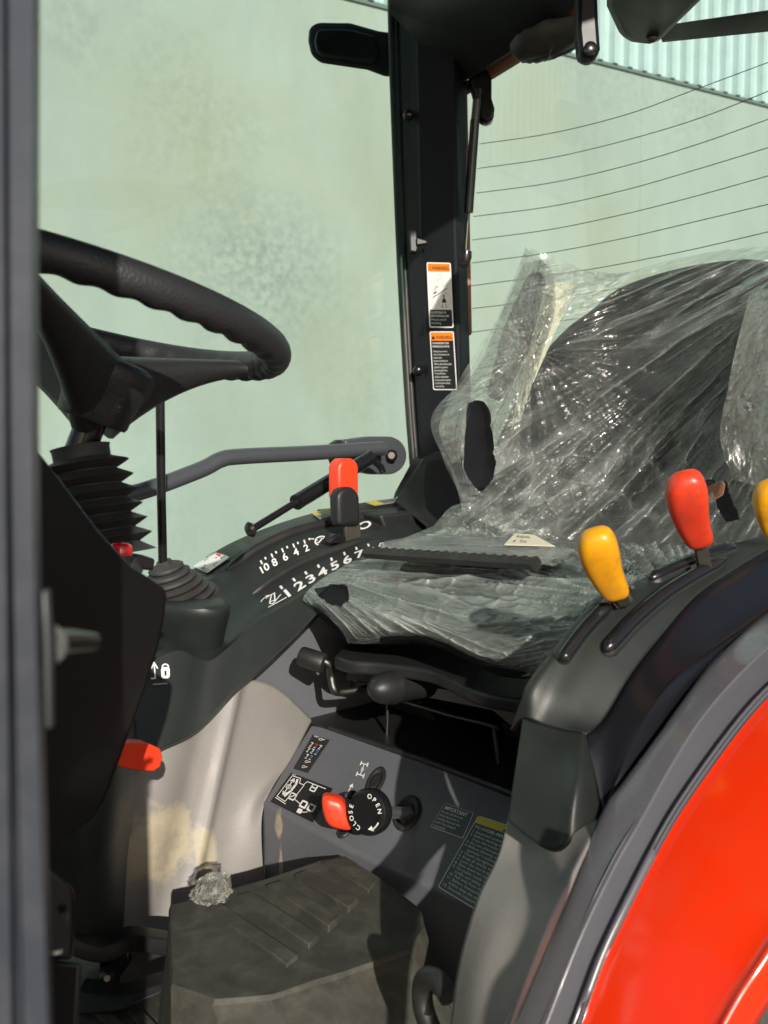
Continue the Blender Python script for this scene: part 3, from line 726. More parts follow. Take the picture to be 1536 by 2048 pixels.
prism('shaft', Y([(691,1048),(721,1048),(722,1084),(693,1086)], 1.105), Vector((0,.006,0)), 'stem_metal', lv, .0008)
rbox('grip_base', 678, 1068, 1086, 34, 26, 1.10, .02, 'black_gloss', lv, .004)

# ================================================================== STEERING WHEEL
WC = Vector((.3584,.7678,1.7055)); WR = .1778; tt, bb = .248, -.275
wnm = Vector((math.sin(tt)*math.cos(bb), math.sin(tt)*math.sin(bb), math.cos(tt)))
e1 = Vector((0,1,0)).cross(wnm).normalized(); e2 = wnm.cross(e1)
SW = empty('steering_wheel', WC); PAR.append((SW, T))
vs, fs = [], []; n = 20; NN = 360
for i in range(NN):
    a = 2*math.pi*i/NN; rd = e1*math.cos(a)+e2*math.sin(a)
    c = WC+rd*WR
    for k in range(n):
        b = 2*math.pi*k/n; r = .0124; cx, cz = math.cos(b), math.sin(b)
        # finger grips on the underside and inner side
        m_ = max(0, -cz*.75-cx*.55); r -= .0024*m_*(.5+.5*math.cos(a*44))
        vs.append(c+rd*cx*r+wnm*cz*r*1.12)
for i in range(NN):
    for k in range(n): fs.append((i*n+k, i*n+(k+1)%n, ((i+1)%NN)*n+(k+1)%n, ((i+1)%NN)*n+k))
link('rim', mesh(vs, fs), 'leather_black', SW)
HB = aD(222, 735, .80)          # hub top centre
HL = aD(183, 842, .80)          # hub lower end
hax = (HB-HL).normalized()
def spoke(a, w0, w1, name='spoke'):
    rd = e1*math.cos(a)+e2*math.sin(a); end = WC+rd*WR*.97-wnm*.003
    st_ = HB-hax*.010
    V_, F_ = [], []; ns = 16; nk = 16
    run = (end-st_).normalized(); sd_ = hax.cross(run).normalized(); up_ = run.cross(sd_).normalized()
    if up_.dot(hax) < 0: up_ = -up_
    for i in range(ns+1):
        t = i/ns; c = st_.lerp(end, t)
        w = w0+(w1-w0)*min(1, t*1.5)**.7+.006*max(0, (t-.85)/.15)**2; hd = .042*(1-t)**2.2+.0075; hu = .012*(1-t)+.006
        for k in range(nk):
            b = 2*math.pi*k/nk; cx, sz = math.cos(b), math.sin(b); p = 3; q = (abs(cx)**p+abs(sz)**p)**(-1/p)
            V_.append(c+sd_*w*cx*q*(1 if sz > 0 else 1-.35*abs(sz))+up_*(hu if sz > 0 else hd)*sz*q)
    for i in range(ns):
        for k in range(nk): F_.append((i*nk+k, i*nk+(k+1)%nk, (i+1)*nk+(k+1)%nk, (i+1)*nk+k))
    F_.append(tuple(range(nk))[::-1]); F_.append(tuple(range(ns*nk, ns*nk+nk)))
    me = mesh(V_, F_); bm = bmesh.new(); bm.from_mesh(me); bmesh.ops.recalc_face_normals(bm, faces=bm.faces); bm.to_mesh(me); bm.free()
    link(name, me, 'leather_black', SW, auto=60)
def ang_of(px, py):
    best = None
    for k in range(720):
        a = math.pi*k/360; q = proj(WC+(e1*math.cos(a)+e2*math.sin(a))*WR); d = math.hypot(q[0]-px, q[1]-py)
        if best is None or d < best[0]: best = (d, a)
    return best[1]
a1 = ang_of(505, 730)
for da in (0, 2*math.pi/3, 4*math.pi/3): spoke(a1+da, .027, .0125)
# hub: boss narrowing down to the column
lathe('hub', HL, HB, [(0,.020),(0,.0275),(.06,.029),(.3,.030),(.55,.033),(.8,.037),(1,.038),(1.1,.035),(1.16,.028),(1.17,.001)], 'leather_black', SW, auto=45)
CB = aD(158, 905, .80)
lathe('steering_column', CB-hax*.05, HL+hax*.01, [(0,.0125),(1,.0125)], 'black_gloss', T, auto=30)
# pleated column boot
b0 = aD(160, 893, .80); b1 = aD(198, 1105, .80)
prof = [(0,.021),(.005,.024),(.03,.023),(.12,.023),(.15,.030)]
for k in range(6):
    t = .17+k*.142; r = .0365+.0016*k
    prof += [(t, r-.001), (t+.008, r), (t+.016, r-.001), (t+.070, r-.0105), (t+.078, r-.0105)]
prof += [(1.05,.046)]
lathe('column_boot', b0, b1, prof, 'boot_rubber', T, auto=35)
# column cowl: large dark curved side panel
cw = [(60,880),(75,898),(120,955),(200,1062),(262,1130),(330,1175),(337,1190),(332,1235),(318,1300),(290,1390),(250,1500),(215,1598),(190,1640),(95,1706),(40,1730),(20,1300)]
cowl = prism('column_cowl', [aY(x, y, .58) for x, y in cw], Vector((0,.30,0)), 'cowl_plastic', T, .010, seg=4)
# red push button and key switches on the cowl
bb0 = aY(240, 1110, .66)
lathe('hazard_button', bb0-Vector((0,0,.02)), bb0+Vector((0,0,.0)), [(0,.011),(.7,.0105),(1,.0095)], 'black_gloss', T, auto=40)
lathe('hazard_button', bb0, aY(242, 1084, .66), [(0,.0085),(.5,.0088),(.85,.0075),(1,.003)], 'red_button', T, auto=60)
prism('switch', Y([(262,1120),(280,1108),(312,1118),(308,1142),(290,1140),(268,1134)], .68), Vector((0,.015,0)), 'black_gloss', T, .002)
prism('switch', Y([(256,1128),(274,1120),(290,1140),(280,1156),(264,1146)], .65), Vector((0,.012,0)), 'rubber', T, .002)
# orange parking lever
ol = prism('parking_lever', [aY(x, y, .80) for x, y in ((225,1530),(240,1490),(262,1486),(300,1488),(322,1498),(326,1515),(321,1534),(308,1543),(270,1541),(240,1533))], Vector((0,.02,0)), 'orange_lever', T, .0015, seg=2)

# ================================================================== SEAT BASE, FLOOR PANELS
# lever panel (sloping, at the foot of the seat)
A_ = aX(525,1605,.68); B_ = aX(950,1815,.68); C_ = aX(620,1440,.80)
pn = plane(A_, B_, C_)
pan = [aP(x, y, pn) for x, y in ((525,1605),(622,1448),(645,1452),(830,1512),(1100,1622),(1180,1920),(950,1815),(700,1700))]
panel = prism('lever_panel', pan, Vector((0,0,-.10)), 'panel_paint', T, .004, seg=3)
face = prism('panel_front', [aX(525,1607,.682), aX(700,1702,.682), aX(950,1817,.682), aX(1180,1922,.682)]+[aX(1180,1922,.682)-Vector((0,0,.3)), aX(525,1607,.682)-Vector((0,0,.3))], Vector((.05,0,0)), 'panel_paint', T, .002)
# shelf behind it below the seat
z1 = C_.z-.002
box('seat_platform', (.80,.30,z1-.3), (1.45,1.2,z1-.002), 'black_plastic', T, .004)
tube('platform_rail', [aX(x, y, .80)+Vector((0,0,.002)) for x, y in ((660,1460),(850,1524),(1050,1600))], .004, 'black_plastic', T)
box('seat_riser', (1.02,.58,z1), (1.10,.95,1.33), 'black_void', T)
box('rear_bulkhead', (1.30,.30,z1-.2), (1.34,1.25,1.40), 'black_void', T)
# blue-grey side panel behind the crank and right wheel-arch panel
side = prism('side_panel', [aY(x, y, 1.02) for x, y in ((430,1430),(480,1340),(545,1280),(610,1220),(680,1160),(760,1120),(900,1085),(1000,1085),(1000,1480),(640,1480),(560,1460)) ], Vector((0,.02,0)), 'panel_paint', T, .002)
# support frame of the seat
tube('support_wire', [aX(x, y, .84) for x, y in ((775,1390),(775,1440),(772,1496))], .0022, 'dark_steel', T)
tube('support_wire', [aX(x, y, .86) for x, y in ((800,1400),(900,1430),(985,1452),(990,1470),(1000,1560),(1006,1590))], .0030, 'dark_steel', T, smoothpath=24)
prism('seat_bracket', [aX(x, y, .86) for x, y in ((700,1350),(1085,1400),(1085,1462),(1020,1455),(985,1425),(800,1388),(700,1380))], Vector((.02,0,0)), 'black_gloss', T, .003)
prism('seat_bracket', [aX(x, y, .84) for x, y in ((692,1325),(760,1340),(757,1372),(690,1362))], Vector((.05,0,0)), 'black_gloss', T, .003)
prism('suspension_block', [aX(x, y, .95) for x, y in ((1000,1440),(1090,1455),(1090,1600),(1040,1600),(1010,1500))], Vector((.10,0,0)), 'black_plastic', T, .005)
prism('suspension_plate', [aX(x, y, .93) for x, y in ((778,1400),(840,1400),(920,1500),(775,1500))], Vector((.02,0,0)), 'black_plastic', T, .002)
# hanging connector in the dark
tube('wire_plug', [aX(x, y, .95) for x, y in ((935,1450),(925,1470),(915,1490))], .004, 'black_gloss', T, smoothpath=10)
lathe('wire_plug', aX(912,1485,.95), aX(905,1512,.95), [(0,.006),(.4,.012),(.8,.022),(1,.02)], 'black_plastic', T)
# crank handle
cp = [aX(x, y, X) for x, y, X in ((648,1322,.76),(658,1330,.765),(662,1352,.77),(668,1378,.77),(682,1384,.78),(745,1376,.82))]
tube('crank_handle', cp, .0052, 'dark_steel', T, smoothpath=40)
lathe('crank_grip', aX(600,1311,.745), aX(650,1328,.76), [(0,.008),(.03,.0115),(.12,.0125),(.9,.0128),(.97,.0115),(1,.008)], 'rubber', T)
# big slide knob
ka, kb = aX(740,1380,.74), aX(860,1366,.84)
prof = [(0,.001)]+[(.32-.32*math.cos(R_(a)), .0145*math.sin(R_(a))) for a in (15,30,45,60,75,90)]+[(.36,.0150),(.37,.0138),(.4,.0135),(.95,.0125),(1,.01)]
lathe('slide_lever', ka, kb, [(t, r*1.35) for t, r in prof], 'black_plastic', T, auto=30)
# ---- seat
ST = empty('seat', Vector((1.0,.75,1.33))); PAR.append((ST, T))
zp = 1.333
pe = [aZ(x, y, zp) for x, y in ((664,1300),(672,1288),(700,1284),(780,1292),(860,1318),(930,1340),(1000,1352),(1090,1360))]
pe2 = [aZ(x, y, zp) for x, y in ((1100,1392),(1060,1398),(1010,1394),(950,1380),(890,1352),(850,1338),(760,1326),(700,1322),(668,1312))]
pe = [cr(pe2, i/30) for i in range(31)]
pan_poly = pe+[Vector((.86,.98,zp)),Vector((1.25,.98,zp)),Vector((1.25,.52,zp)),Vector((.84,.52,zp))]
pan_poly[0] = pe[0]
prism('seat_pan', pan_poly, Vector((0,0,-.016)), 'black_plastic', ST, .004, seg=3, auto=40)
def cushion(name, P8, m, parent, n=18, puff=.02, rnd=.32):
    """superellipsoid block spanned by 8 corners: P(u,v,w)"""
    def tri(u, v, w_):
        r = Vector()
        for i in (0,1):
            for j in (0,1):
                for k in (0,1): r += P8[i*4+j*2+k]*((u if i else 1-u)*(v if j else 1-v)*(w_ if k else 1-w_))
        return r
    bm = bmesh.new(); bmesh.ops.create_cube(bm, size=2); bmesh.ops.subdivide_edges(bm, edges=bm.edges[:], cuts=n, use_grid_fill=True)
    for v in bm.verts:
        x, y, z = v.co
        p = 7
        l = (abs(x)**p+abs(y)**p+abs(z)**p)**(1/p); x, y, z = x/l, y/l, z/l
        v.co = tri((x+1)/2, (y+1)/2, (z+1)/2)
    me = bpy.data.meshes.new('m'); bm.to_mesh(me); bm.free(); return link(name, me, m, parent)
V3 = Vector
# backrest as lofted shape
bd = .03
BR = [[(1110,545,1.60),(1160,570,1.62),(1260,548,1.60),(1370,524,1.54),(1460,508,1.49),(1560,506,1.43),(1700,560,1.36)],
      [(1118,640,1.56),(1180,650,1.57),(1260,650,1.55),(1360,640,1.50),(1460,635,1.44),(1560,640,1.36),(1720,660,1.30)],
      [(1072,735,1.55),(1150,750,1.55),(1230,760,1.54),(1340,760,1.50),(1450,760,1.42),(1560,760,1.33),(1740,780,1.26)],
      [(1062,860,1.52),(1120,880,1.52),(1220,890,1.52),(1330,890,1.47),(1440,890,1.38),(1560,890,1.28),(1760,900,1.20)],
      [(1040,980,1.50),(1110,990,1.49),(1210,1000,1.47),(1320,1000,1.42),(1430,1000,1.33),(1560,1000,1.22),(1770,1000,1.14)],
      [(1020,1085,1.44),(1100,1095,1.42),(1200,1100,1.40),(1310,1100,1.33),(1420,1100,1.23),(1560,1100,1.12),(1780,1100,1.05)]]
BR[0] = [(1205,600,1.60),(1238,572,1.60),(1290,548,1.585),(1370,524,1.54),(1460,508,1.49),(1560,506,1.43),(1700,560,1.36)]
BR[1][0] = (1135,655,1.57)
BR[3][0] = (1010,860,1.50); BR[4][0] = (962,980,1.46); BR[5][0] = (935,1085,1.42)
bs = Surf([[aD(*p) for p in r] for r in BR])
link('backrest', surf_mesh(bs, 50, 50, disp=lambda p, u, v: p+FW*(.045*(abs(2*u-1)**6+abs(2*v-1)**6))), 'seat_fabric', ST, solid=.07)
# folded-up armrest poking out of a tear
prism('armrest', [aD(x, y, d) for x, y, d in ((937,806,1.425),(950,798,1.43),(968,800,1.445),(982,820,1.455),(990,900,1.455),(988,980,1.44),(940,985,1.4),(922,935,1.395),(926,860,1.405))], FW*.03, 'side_black', ST, .006, seg=3)
prism('armrest', [aD(x, y, d) for x, y, d in ((1058,545,1.60),(1085,540,1.60),(1095,560,1.60),(1060,700,1.56),(1010,800,1.50),(975,790,1.50),(1010,650,1.55))], FW*.035, 'leather_black', ST, .012, seg=4)
prism('armrest', [aD(x, y, d) for x, y, d in ((1510,620,1.27),(1560,600,1.26),(1620,620,1.24),(1600,800,1.20),(1560,870,1.18),(1505,850,1.19),(1484,790,1.22))], FW*.04, 'leather_black', ST, .012, seg=4)
prism('seat_belt', [aD(x, y, d) for x, y, d in ((1412,975,1.24),(1445,960,1.22),(1452,968,1.22),(1448,990,1.22),(1420,1008,1.23))], FW*.006, 'copper_trim', ST, .002)
prism('seat_belt', [aD(x, y, d) for x, y, d in ((1400,962,1.245),(1428,958,1.24),(1432,968,1.24),(1405,985,1.245))], FW*.012, 'black_gloss', ST, .002)
prism('seat_lining', [aD(x, y, d) for x, y, d in ((1105,560,1.585),(1150,570,1.585),(1100,690,1.545),(1062,775,1.51),(1045,830,1.50),(1022,860,1.49),(1040,760,1.50))], FW*.004, 'foam_yellow', ST, .001)

# ================================================================== WRAPPING (rests on the seat: things of their own)
def ridge(x, y, z=0):
    return max(0, 1-abs(noise.noise(Vector((x, y, z))))*2)
FB = [[(1052,497,1.60),(1078,515,1.585),(1115,530,1.56),(1230,547,1.55),(1350,518,1.50),(1460,500,1.45),(1560,497,1.38),(1720,545,1.3)],
      [(1004,612,1.53),(1040,605,1.525),(1090,610,1.52),(1220,610,1.52),(1350,600,1.47),(1460,600,1.38),(1555,600,1.24),(1740,620,1.15)],
      [(940,742,1.46),(1000,738,1.44),(1060,738,1.45),(1200,735,1.52),(1330,730,1.46),(1445,730,1.34),(1530,730,1.15),(1750,740,1.08)],
      [(862,838,1.41),(940,850,1.38),(1020,850,1.42),(1170,860,1.49),(1310,860,1.44),(1425,860,1.31),(1520,860,1.13),(1760,860,1.02)],
      [(905,950,1.39),(960,960,1.38),(1040,960,1.42),(1160,970,1.44),(1290,970,1.38),(1420,970,1.25),(1530,970,1.12),(1760,980,1.02)],
      [(925,1022,1.37),(975,1048,1.36),(1050,1075,1.37),(1150,1088,1.36),(1280,1090,1.27),(1410,1090,1.16),(1540,1090,1.04),(1770,1090,.96)]]
fbs = Surf([[aD(*p) for p in r] for r in FB])
def disp_back(p, u, v):
    q = proj(p); x, y = q[0], q[1]
    # creases fan out from the far top corner of the backrest and from the armrest tear
    a = math.atan2(y-380, 1830-x); r = math.hypot(y-380, 1830-x)
    long1 = ridge(a*15+.6*noise.noise(Vector((x*.004,y*.004,2))), r*.0022, 1)**5; long2 = ridge(a*38, r*.004, 5)**4; long3 = ridge(a*85, r*.008, 6)**4
    h = long1+.5*long2+.22*long3
    a2 = math.atan2(y-700, x-1060); r2 = math.hypot(y-700, x-1060)
    h2 = ridge(a2*5, r2*.003, 9)**4+.35*ridge(a2*13, r2*.006, 4)**4
    wgt = max(0, 1-r2/300)**.8*.85; h = h*(1-wgt)+h2*wgt*.7
    low_ = min(1, max(0, (y-820)/120))
    h += (.12+.45*low_)*ridge(x*.012+y*.004, y*.012, 3)**4+(.05+.30*low_)*ridge(x*.035, y*.03, 2)**4
    e = min(1, 8*min(u, 1-u, v, 1-v)+.15)
    FOLD.append(min(1, h**1.6*.75)*e+.25*(1-e))
    return p-FW*(h*.021*e)
tear = [(934,806),(952,799),(972,803),(984,835),(980,850),(990,880),(986,905),(993,930),(985,958),(962,985),(948,972),(926,938)]
tear2 = [(1425,975),(1452,962),(1468,1010),(1480,1040),(1450,1045),(1432,1010)]
def hole_back(p):
    q = proj(p); x, y = q[0], q[1]
    x += 3*noise.noise(Vector((x*.06, y*.06, 0))); y += 3*noise.noise(Vector((x*.06, y*.06, 4)))
    return inpoly(x, y, tear) or inpoly(x, y, tear2)
me = surf_mesh(fbs, 300, 240, disp=disp_back, hole=hole_back)
bag = link('backrest_cover', me, 'film_back')
tag(bag, 'creased clear plastic bag pulled over the tall black backrest of the tractor seat', 'plastic cover')
# loose free corner and a second layer hanging behind the far side
def film_piece(name, rows, m, nu=60, nv=60, amp=.008, fr=.03, parent=None, hole=None, an=(1,1)):
    s = Surf([[aD(*p) for p in r] for r in rows])
    def dsp(p, u, v):
        q = proj(p); h = ridge(q[0]*fr*an[0], q[1]*fr*an[1], 7)**2+.5*ridge(q[0]*fr*2.3*an[0], q[1]*fr*2.3*an[1], 2)**2
        FOLD.append(min(1, h**3*.35)); return p-FW*h*amp
    return link(name, surf_mesh(s, nu, nv, disp=dsp, hole=hole), m, parent)
film_piece('film_flap', [[(1050,493,1.605),(1056,508,1.60),(1064,516,1.60)],[(1040,525,1.60),(1068,530,1.59),(1098,536,1.58)],[(1022,565,1.59),(1070,560,1.58),(1120,560,1.57)]], 'film_back', 40, 40, .004, .06, bag)
film_piece('film_flap', [[(1085,520,1.60),(1180,545,1.6),(1262,546,1.6)],[(1090,560,1.59),(1160,575,1.58),(1230,565,1.58)],[(1085,640,1.56),(1130,640,1.56),(1180,620,1.56)]], 'film_back', 50, 40, .006, .04, bag)
# back sheet of the bag (behind the seat)
film_piece('rear_sheet', [[(1060,500,1.63),(1230,549,1.70),(1460,502,1.60),(1720,546,1.42)],[(1010,612,1.60),(1230,640,1.74),(1460,640,1.64),(1740,640,1.38)],[(880,845,1.46),(1170,860,1.70),(1460,860,1.56),(1760,860,1.3)],[(930,1020,1.42),(1150,1060,1.62),(1420,1060,1.45),(1770,1080,1.2)]], 'film_back', 60, 60, .01, .02, bag)
# bubble wrap round the folded armrests
def bubble_roll(rows, label):
    s = Surf([[aD(*p) for p in r] for r in rows])
    def dsp(p, u, v):
        q = p*70; f = noise.voronoi(q)[0][0]; return p-FW*(.006*max(0, .55-f)+.012*math.sin(math.pi*u)+.004*noise.noise(p*18))
    o = link('bubble_wrap', surf_mesh(s, 90, 200, disp=dsp, hole=lambda p: inpoly(proj(p)[0], proj(p)[1], tear)), 'bubble')
    tag(o, label, 'bubble wrap', 'bubble wrap round the armrests'); return o
bw1 = bubble_roll([[(1045,530,1.585),(1080,526,1.575),(1108,545,1.585)],[(1005,620,1.55),(1050,620,1.535),(1110,620,1.55)],[(960,725,1.49),(1020,725,1.475),(1082,715,1.50)],[(895,815,1.45),(965,820,1.425),(1050,815,1.46)],[(878,865,1.43),(950,880,1.41),(1035,870,1.44)],[(905,925,1.42),(950,930,1.40),(1010,930,1.42)]],
 'bubble wrap round the upright armrest beside the pillar stickers, torn open')
bw2 = bubble_roll([[(1500,590,1.20),(1540,580,1.18),(1600,600,1.15)],[(1475,680,1.16),(1530,680,1.13),(1600,680,1.1)],[(1455,780,1.14),(1520,780,1.1),(1600,780,1.07)],[(1440,870,1.14),(1500,870,1.1),(1580,870,1.06)],[(1465,960,1.13),(1520,975,1.09),(1590,980,1.05)]],
 'bubble wrap round the armrest at the right edge of the photo')
# seat cushion bag
FS = [[(872,1050,1.43),(960,1064,1.40),(1060,1075,1.37),(1160,1082,1.30),(1300,1088,1.2),(1500,1085,1.02)],
      [(790,1085,1.36),(870,1092,1.31),(980,1100,1.25),(1120,1108,1.17),(1260,1108,1.07),(1440,1098,.94)],
      [(668,1143,1.28),(790,1150,1.20),(920,1160,1.13),(1060,1170,1.05),(1190,1165,.97),(1340,1155,.87)],
      [(608,1192,1.245),(735,1215,1.135),(870,1235,1.065),(1000,1250,.99),(1110,1250,.93),(1250,1225,.84)],
      [(628,1220,1.24),(708,1250,1.14),(850,1272,1.07),(955,1308,1.0),(1075,1318,.93),(1190,1290,.85)],
      [(690,1280,1.255),(712,1288,1.17),(880,1287,1.09),(985,1342,1.02),(1060,1353,.96),(1160,1335,.88)]]
fss = Surf([[aD(*p) for p in r] for r in FS])
def disp_seat(p, u, v):
    q = proj(p); x, y = q[0], q[1]
    a = math.atan2(y-1130, x-560); r = math.hypot(y-1130, x-560)
    h = ridge(a*10, r*.003, 1)**4+.4*ridge(a*30, r*.006, 5)**4
    a2 = math.atan2(y-1240, 1400-x); r2 = math.hypot(y-1240, 1400-x)
    h2 = ridge(a2*11, r2*.004, 9)**4+.5*ridge(a2*34, r2*.008, 4)**4
    wgt = min(1, max(0, (x-880)/200)); h = h*(1-wgt)+h2*wgt*1.2
    h += .25*ridge(x*.02, y*.035, 3)**4
    e = min(1, 8*min(u, 1-u, v, 1-v)+.15)
    FOLD.append(min(1, h**1.5*.95)*e)
    return p-FW*(h*.011*e)+Vector((0,0,.005*h*e))
tear3 = [(630,1180),(642,1173),(668,1168),(690,1172),(698,1190),(696,1206),(676,1212),(660,1212),(650,1200),(634,1196)]
def hole_seat(p):
    q = proj(p); x, y = q[0], q[1]; x += 5*noise.noise(Vector((x*.08, y*.08, 0))); y += 5*noise.noise(Vector((x*.08, y*.08, 4))); return inpoly(x, y, tear3)
cush = Surf([[fss(.03+.94*i/8, .02+.95*j/7)+FW*.010+Vector((0,0,-.006)) for i in range(9)] for j in range(8)])
link('cushion', surf_mesh(cush, 50, 40), 'seat_fabric', ST, solid=.045)
sbag = link('cushion_cover', surf_mesh(fss, 260, 220, disp=disp_seat, hole=hole_seat), 'film_seat')
tag(sbag, 'milky clear plastic bag over the black seat cushion, torn at its front corner', 'plastic cover')
film_piece('underside_sheet', [[(690,1281,1.26),(880,1288,1.095),(1060,1353,.965),(1160,1335,.885)],[(760,1278,1.36),(900,1280,1.2),(1060,1330,1.06),(1170,1320,.95)]], 'film_seat', 50, 12, .003, .03, sbag)
film_piece('plastic_heap', [[(868,1050,1.45),(905,1012,1.47),(960,1008,1.48),(1040,1030,1.46),(1100,1060,1.42)],[(872,1072,1.40),(920,1050,1.40),(980,1050,1.40),(1050,1065,1.38),(1110,1080,1.36)],[(880,1095,1.36),(930,1092,1.35),(990,1094,1.34),(1060,1098,1.32),(1120,1100,1.3)]], 'film_seat', 120, 60, .016, .035, sbag)
# rubber strip, document and tag lying on the seat
ra, rb = aD(735,1106,1.215), aD(1072,1128,1.030)
ax = (rb-ra).normalized(); upv = Vector((0,0,1)); sd2 = ax.cross(upv).normalized()
vs, fs = [], []; NS = 110
secs = [(-.009,-.006),(.006,-.006),(.0085,0),(.006,.006),(-.005,.0065),(-.009,.002)]
for i in range(NS+1):
    t = i/NS; c0 = ra.lerp(rb, t); k = 1+(.22 if (i//2) % 3 == 0 else 0)
    for (a, b) in secs:
        vs.append(c0+sd2*a+upv*(b*(k if b > .004 else 1)))
for i in range(NS):
    for k in range(6): fs.append((i*6+k, i*6+(k+1)%6, (i+1)*6+(k+1)%6, (i+1)*6+k))
fs += [tuple(range(6))[::-1], tuple(range(NS*6, NS*6+6))]
rs = link('rubber_strip', mesh(vs, fs), 'rubber', auto=30)
tag(rs, 'black notched rubber edging strip lying across the wrapped seat cushion', 'rubber strip')
o = prism('document_folder', [aD(x, y, d) for x, y, d in ((782,1088,1.26),(830,1078,1.27),(1010,1082,1.21),(1130,1104,1.12),(1080,1126,1.06),(790,1106,1.21))], Vector((0,0,-.003)), 'paper_grey', None, .0008)
tag(o, 'grey plastic document folder lying on the wrapped cushion behind the rubber strip', 'folder')
film_piece('folder_sleeve', [[(770,1082,1.265),(860,1070,1.275),(1000,1076,1.215),(1150,1098,1.115)],[(745,1104,1.225),(860,1110,1.155),(980,1116,1.09),(1110,1132,1.03)]], 'film_seat', 80, 16, .004, .03, o)
tc = [aD(x, y, d) for x, y, d in ((1030,1073,1.21),(1068,1076,1.195),(1110,1099,1.13),(1008,1096,1.15))]
o = prism('paper_tag', [p+Vector((0,0,.004)) for p in tc], Vector((0,0,-.0006)), 'paper_cream', None, 0)
tag(o, 'small cream paper tag with handwriting lying on the folder', 'paper tag')
st = Sticker(); st.text('Kubota', .35, .42, .30, 'st_dark', shear=.35); st.text('4  To', .25, .85, .30, 'st_dark', shear=.35)
st.build('handwriting', quad_map([p+Vector((0,0,.0045)) for p in tc], 2, 1), o)

# ================================================================== LEFT CONSOLE (near, with the coloured levers)
LY = {'far':.47,'mid':.445,'near':.425,'side':.41,'low':.405}
far_ = [(1046,1436),(1056,1372),(1108,1300),(1180,1222),(1262,1170),(1400,1108),(1560,1062)]
rowsL = []
def ly(l, y): return [aY(a, b, y) for a, b in l]
RL = [ly([(1020,1460),(1052,1380),(1106,1306),(1178,1228),(1260,1176),(1398,1114),(1558,1068)], .50),
      ly(far_, .47),
      ly([(1085,1448),(1108,1380),(1160,1300),(1225,1228),(1300,1168),(1420,1110),(1560,1064)], .455),
      ly([(1125,1458),(1155,1395),(1205,1315),(1268,1240),(1345,1172),(1450,1115),(1560,1072)], .44),
      ly([(1163,1464),(1195,1440),(1247,1354),(1308,1274),(1384,1187),(1475,1126),(1565,1074)], .425),
      ly([(1172,1470),(1207,1438),(1258,1354),(1318,1276),(1394,1190),(1483,1130),(1572,1080)], .422)]
ls = Surf(RL)
lc = link('left_console', surf_mesh(ls, 80, 24), 'console_plastic', T, auto=50, solid=.004)
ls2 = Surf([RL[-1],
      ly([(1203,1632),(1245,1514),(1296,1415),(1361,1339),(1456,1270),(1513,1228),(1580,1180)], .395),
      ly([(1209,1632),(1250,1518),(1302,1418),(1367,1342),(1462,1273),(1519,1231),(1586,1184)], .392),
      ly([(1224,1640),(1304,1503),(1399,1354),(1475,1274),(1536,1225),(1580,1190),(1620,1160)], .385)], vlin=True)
link('console_side', surf_mesh(ls2, 60, 12, vs_list=[0,.08,.17,.25,1/3,.45,.6,2/3,.75,.85,1]), 'side_black', T, auto=40, solid=.003)  # near-black colour stands in for the shadow on this face
# front nose of the console
nf = [aD(1046,1436,.742), aD(1100,1454,.722), aD(1165,1466,.700)]
nb = [aD(1015,1640,.705), aD(1060,1672,.690), aD(1108,1702,.672), aD(1152,1660,.664)]
NR = [[ls(0, v) for v in (.2,.4,.6,.8,1)],
      [aD(1030,1540,.722), aD(1075,1560,.705), aD(1122,1572,.690), aD(1158,1562,.683), aY(1190,1550,.402)],
      [aD(1015,1640,.705), aD(1060,1678,.688), aD(1108,1702,.672), aD(1152,1664,.668), aY(1203,1632,.395)]]
link('console_nose', surf_mesh(Surf(NR), 40, 30), 'console_plastic', lc, solid=.004)
# slots as raised black ribs
def ribpath(pts, ys): return [aY(x, y, yy) for (x, y), yy in zip(pts, ys)]
for pts in ([(1118,1326),(1135,1300),(1170,1255),(1225,1200),(1262,1178)], [(1206,1308),(1230,1282),(1270,1240),(1330,1190),(1395,1150),(1450,1122)], [(1300,1164),(1340,1146),(1400,1122),(1470,1098)]):
    pts = [tuple(cr([Vector((a, b, 0)) for a, b in pts], k/12).xy) for k in range(13)]
    uvs = [surf_at(ls, x, y) for x, y in pts]; P_ = [ls(u, v)+ls.nrm(u, v)*.0008 for u, v in uvs]; n_ = sum((ls.nrm(u, v) for u, v in uvs), Vector()).normalized()
    P = [cr(P_, i/40) for i in range(41)]
    tube('slot_rim', [p-n_*.0034 for p in P], [.0082*min(1, math.sqrt(min(i, 40-i)+.6)/2) for i in range(41)], 'console_plastic', lc, 14)
    tube('lever_slot', [p+n_*.0022 for p in P], [.0060*min(1, math.sqrt(min(i, 40-i)+.3)/2) for i in range(41)], 'black_gloss', lc, 14)
# raised rims at the slot ends
# levers
lever('yellow_lever', aY(1252,1212,.446), aY(1234,1190,.44), aY(1190,1062,.425), .0305, 'yellow_knob')
lever('red_lever', aY(1412,1142,.435), aY(1400,1086,.428), aY(1370,948,.41), .0335, 'red_knob')
lever('yellow_lever', aY(1560,1110,.42), aY(1552,1068,.415), aY(1550,962,.40), .033, 'yellow_knob')
for x, y, yy in ((1250,1205,.45),(1408,1138,.437)):
    prism('stem_collar', [aY(x+a, y+b, yy) for a, b in ((-22,4),(12,-14),(18,-4),(-14,14))], Vector((0,.003,.004)), 'stem_metal', lc, .0006)

# thin bar added out of view to cast a shadow strip on the arch liner
tube('shadow_bar', [Vector(q) for q in ((.20,.1,1.22),(.24,.1,1.30),(.275,.1,1.376),(.300,.1,1.399),(.323,.1,1.421),(.349,.1,1.452),(.358,.1,1.464))], .0085, 'frame_grey', T, smoothpath=50)
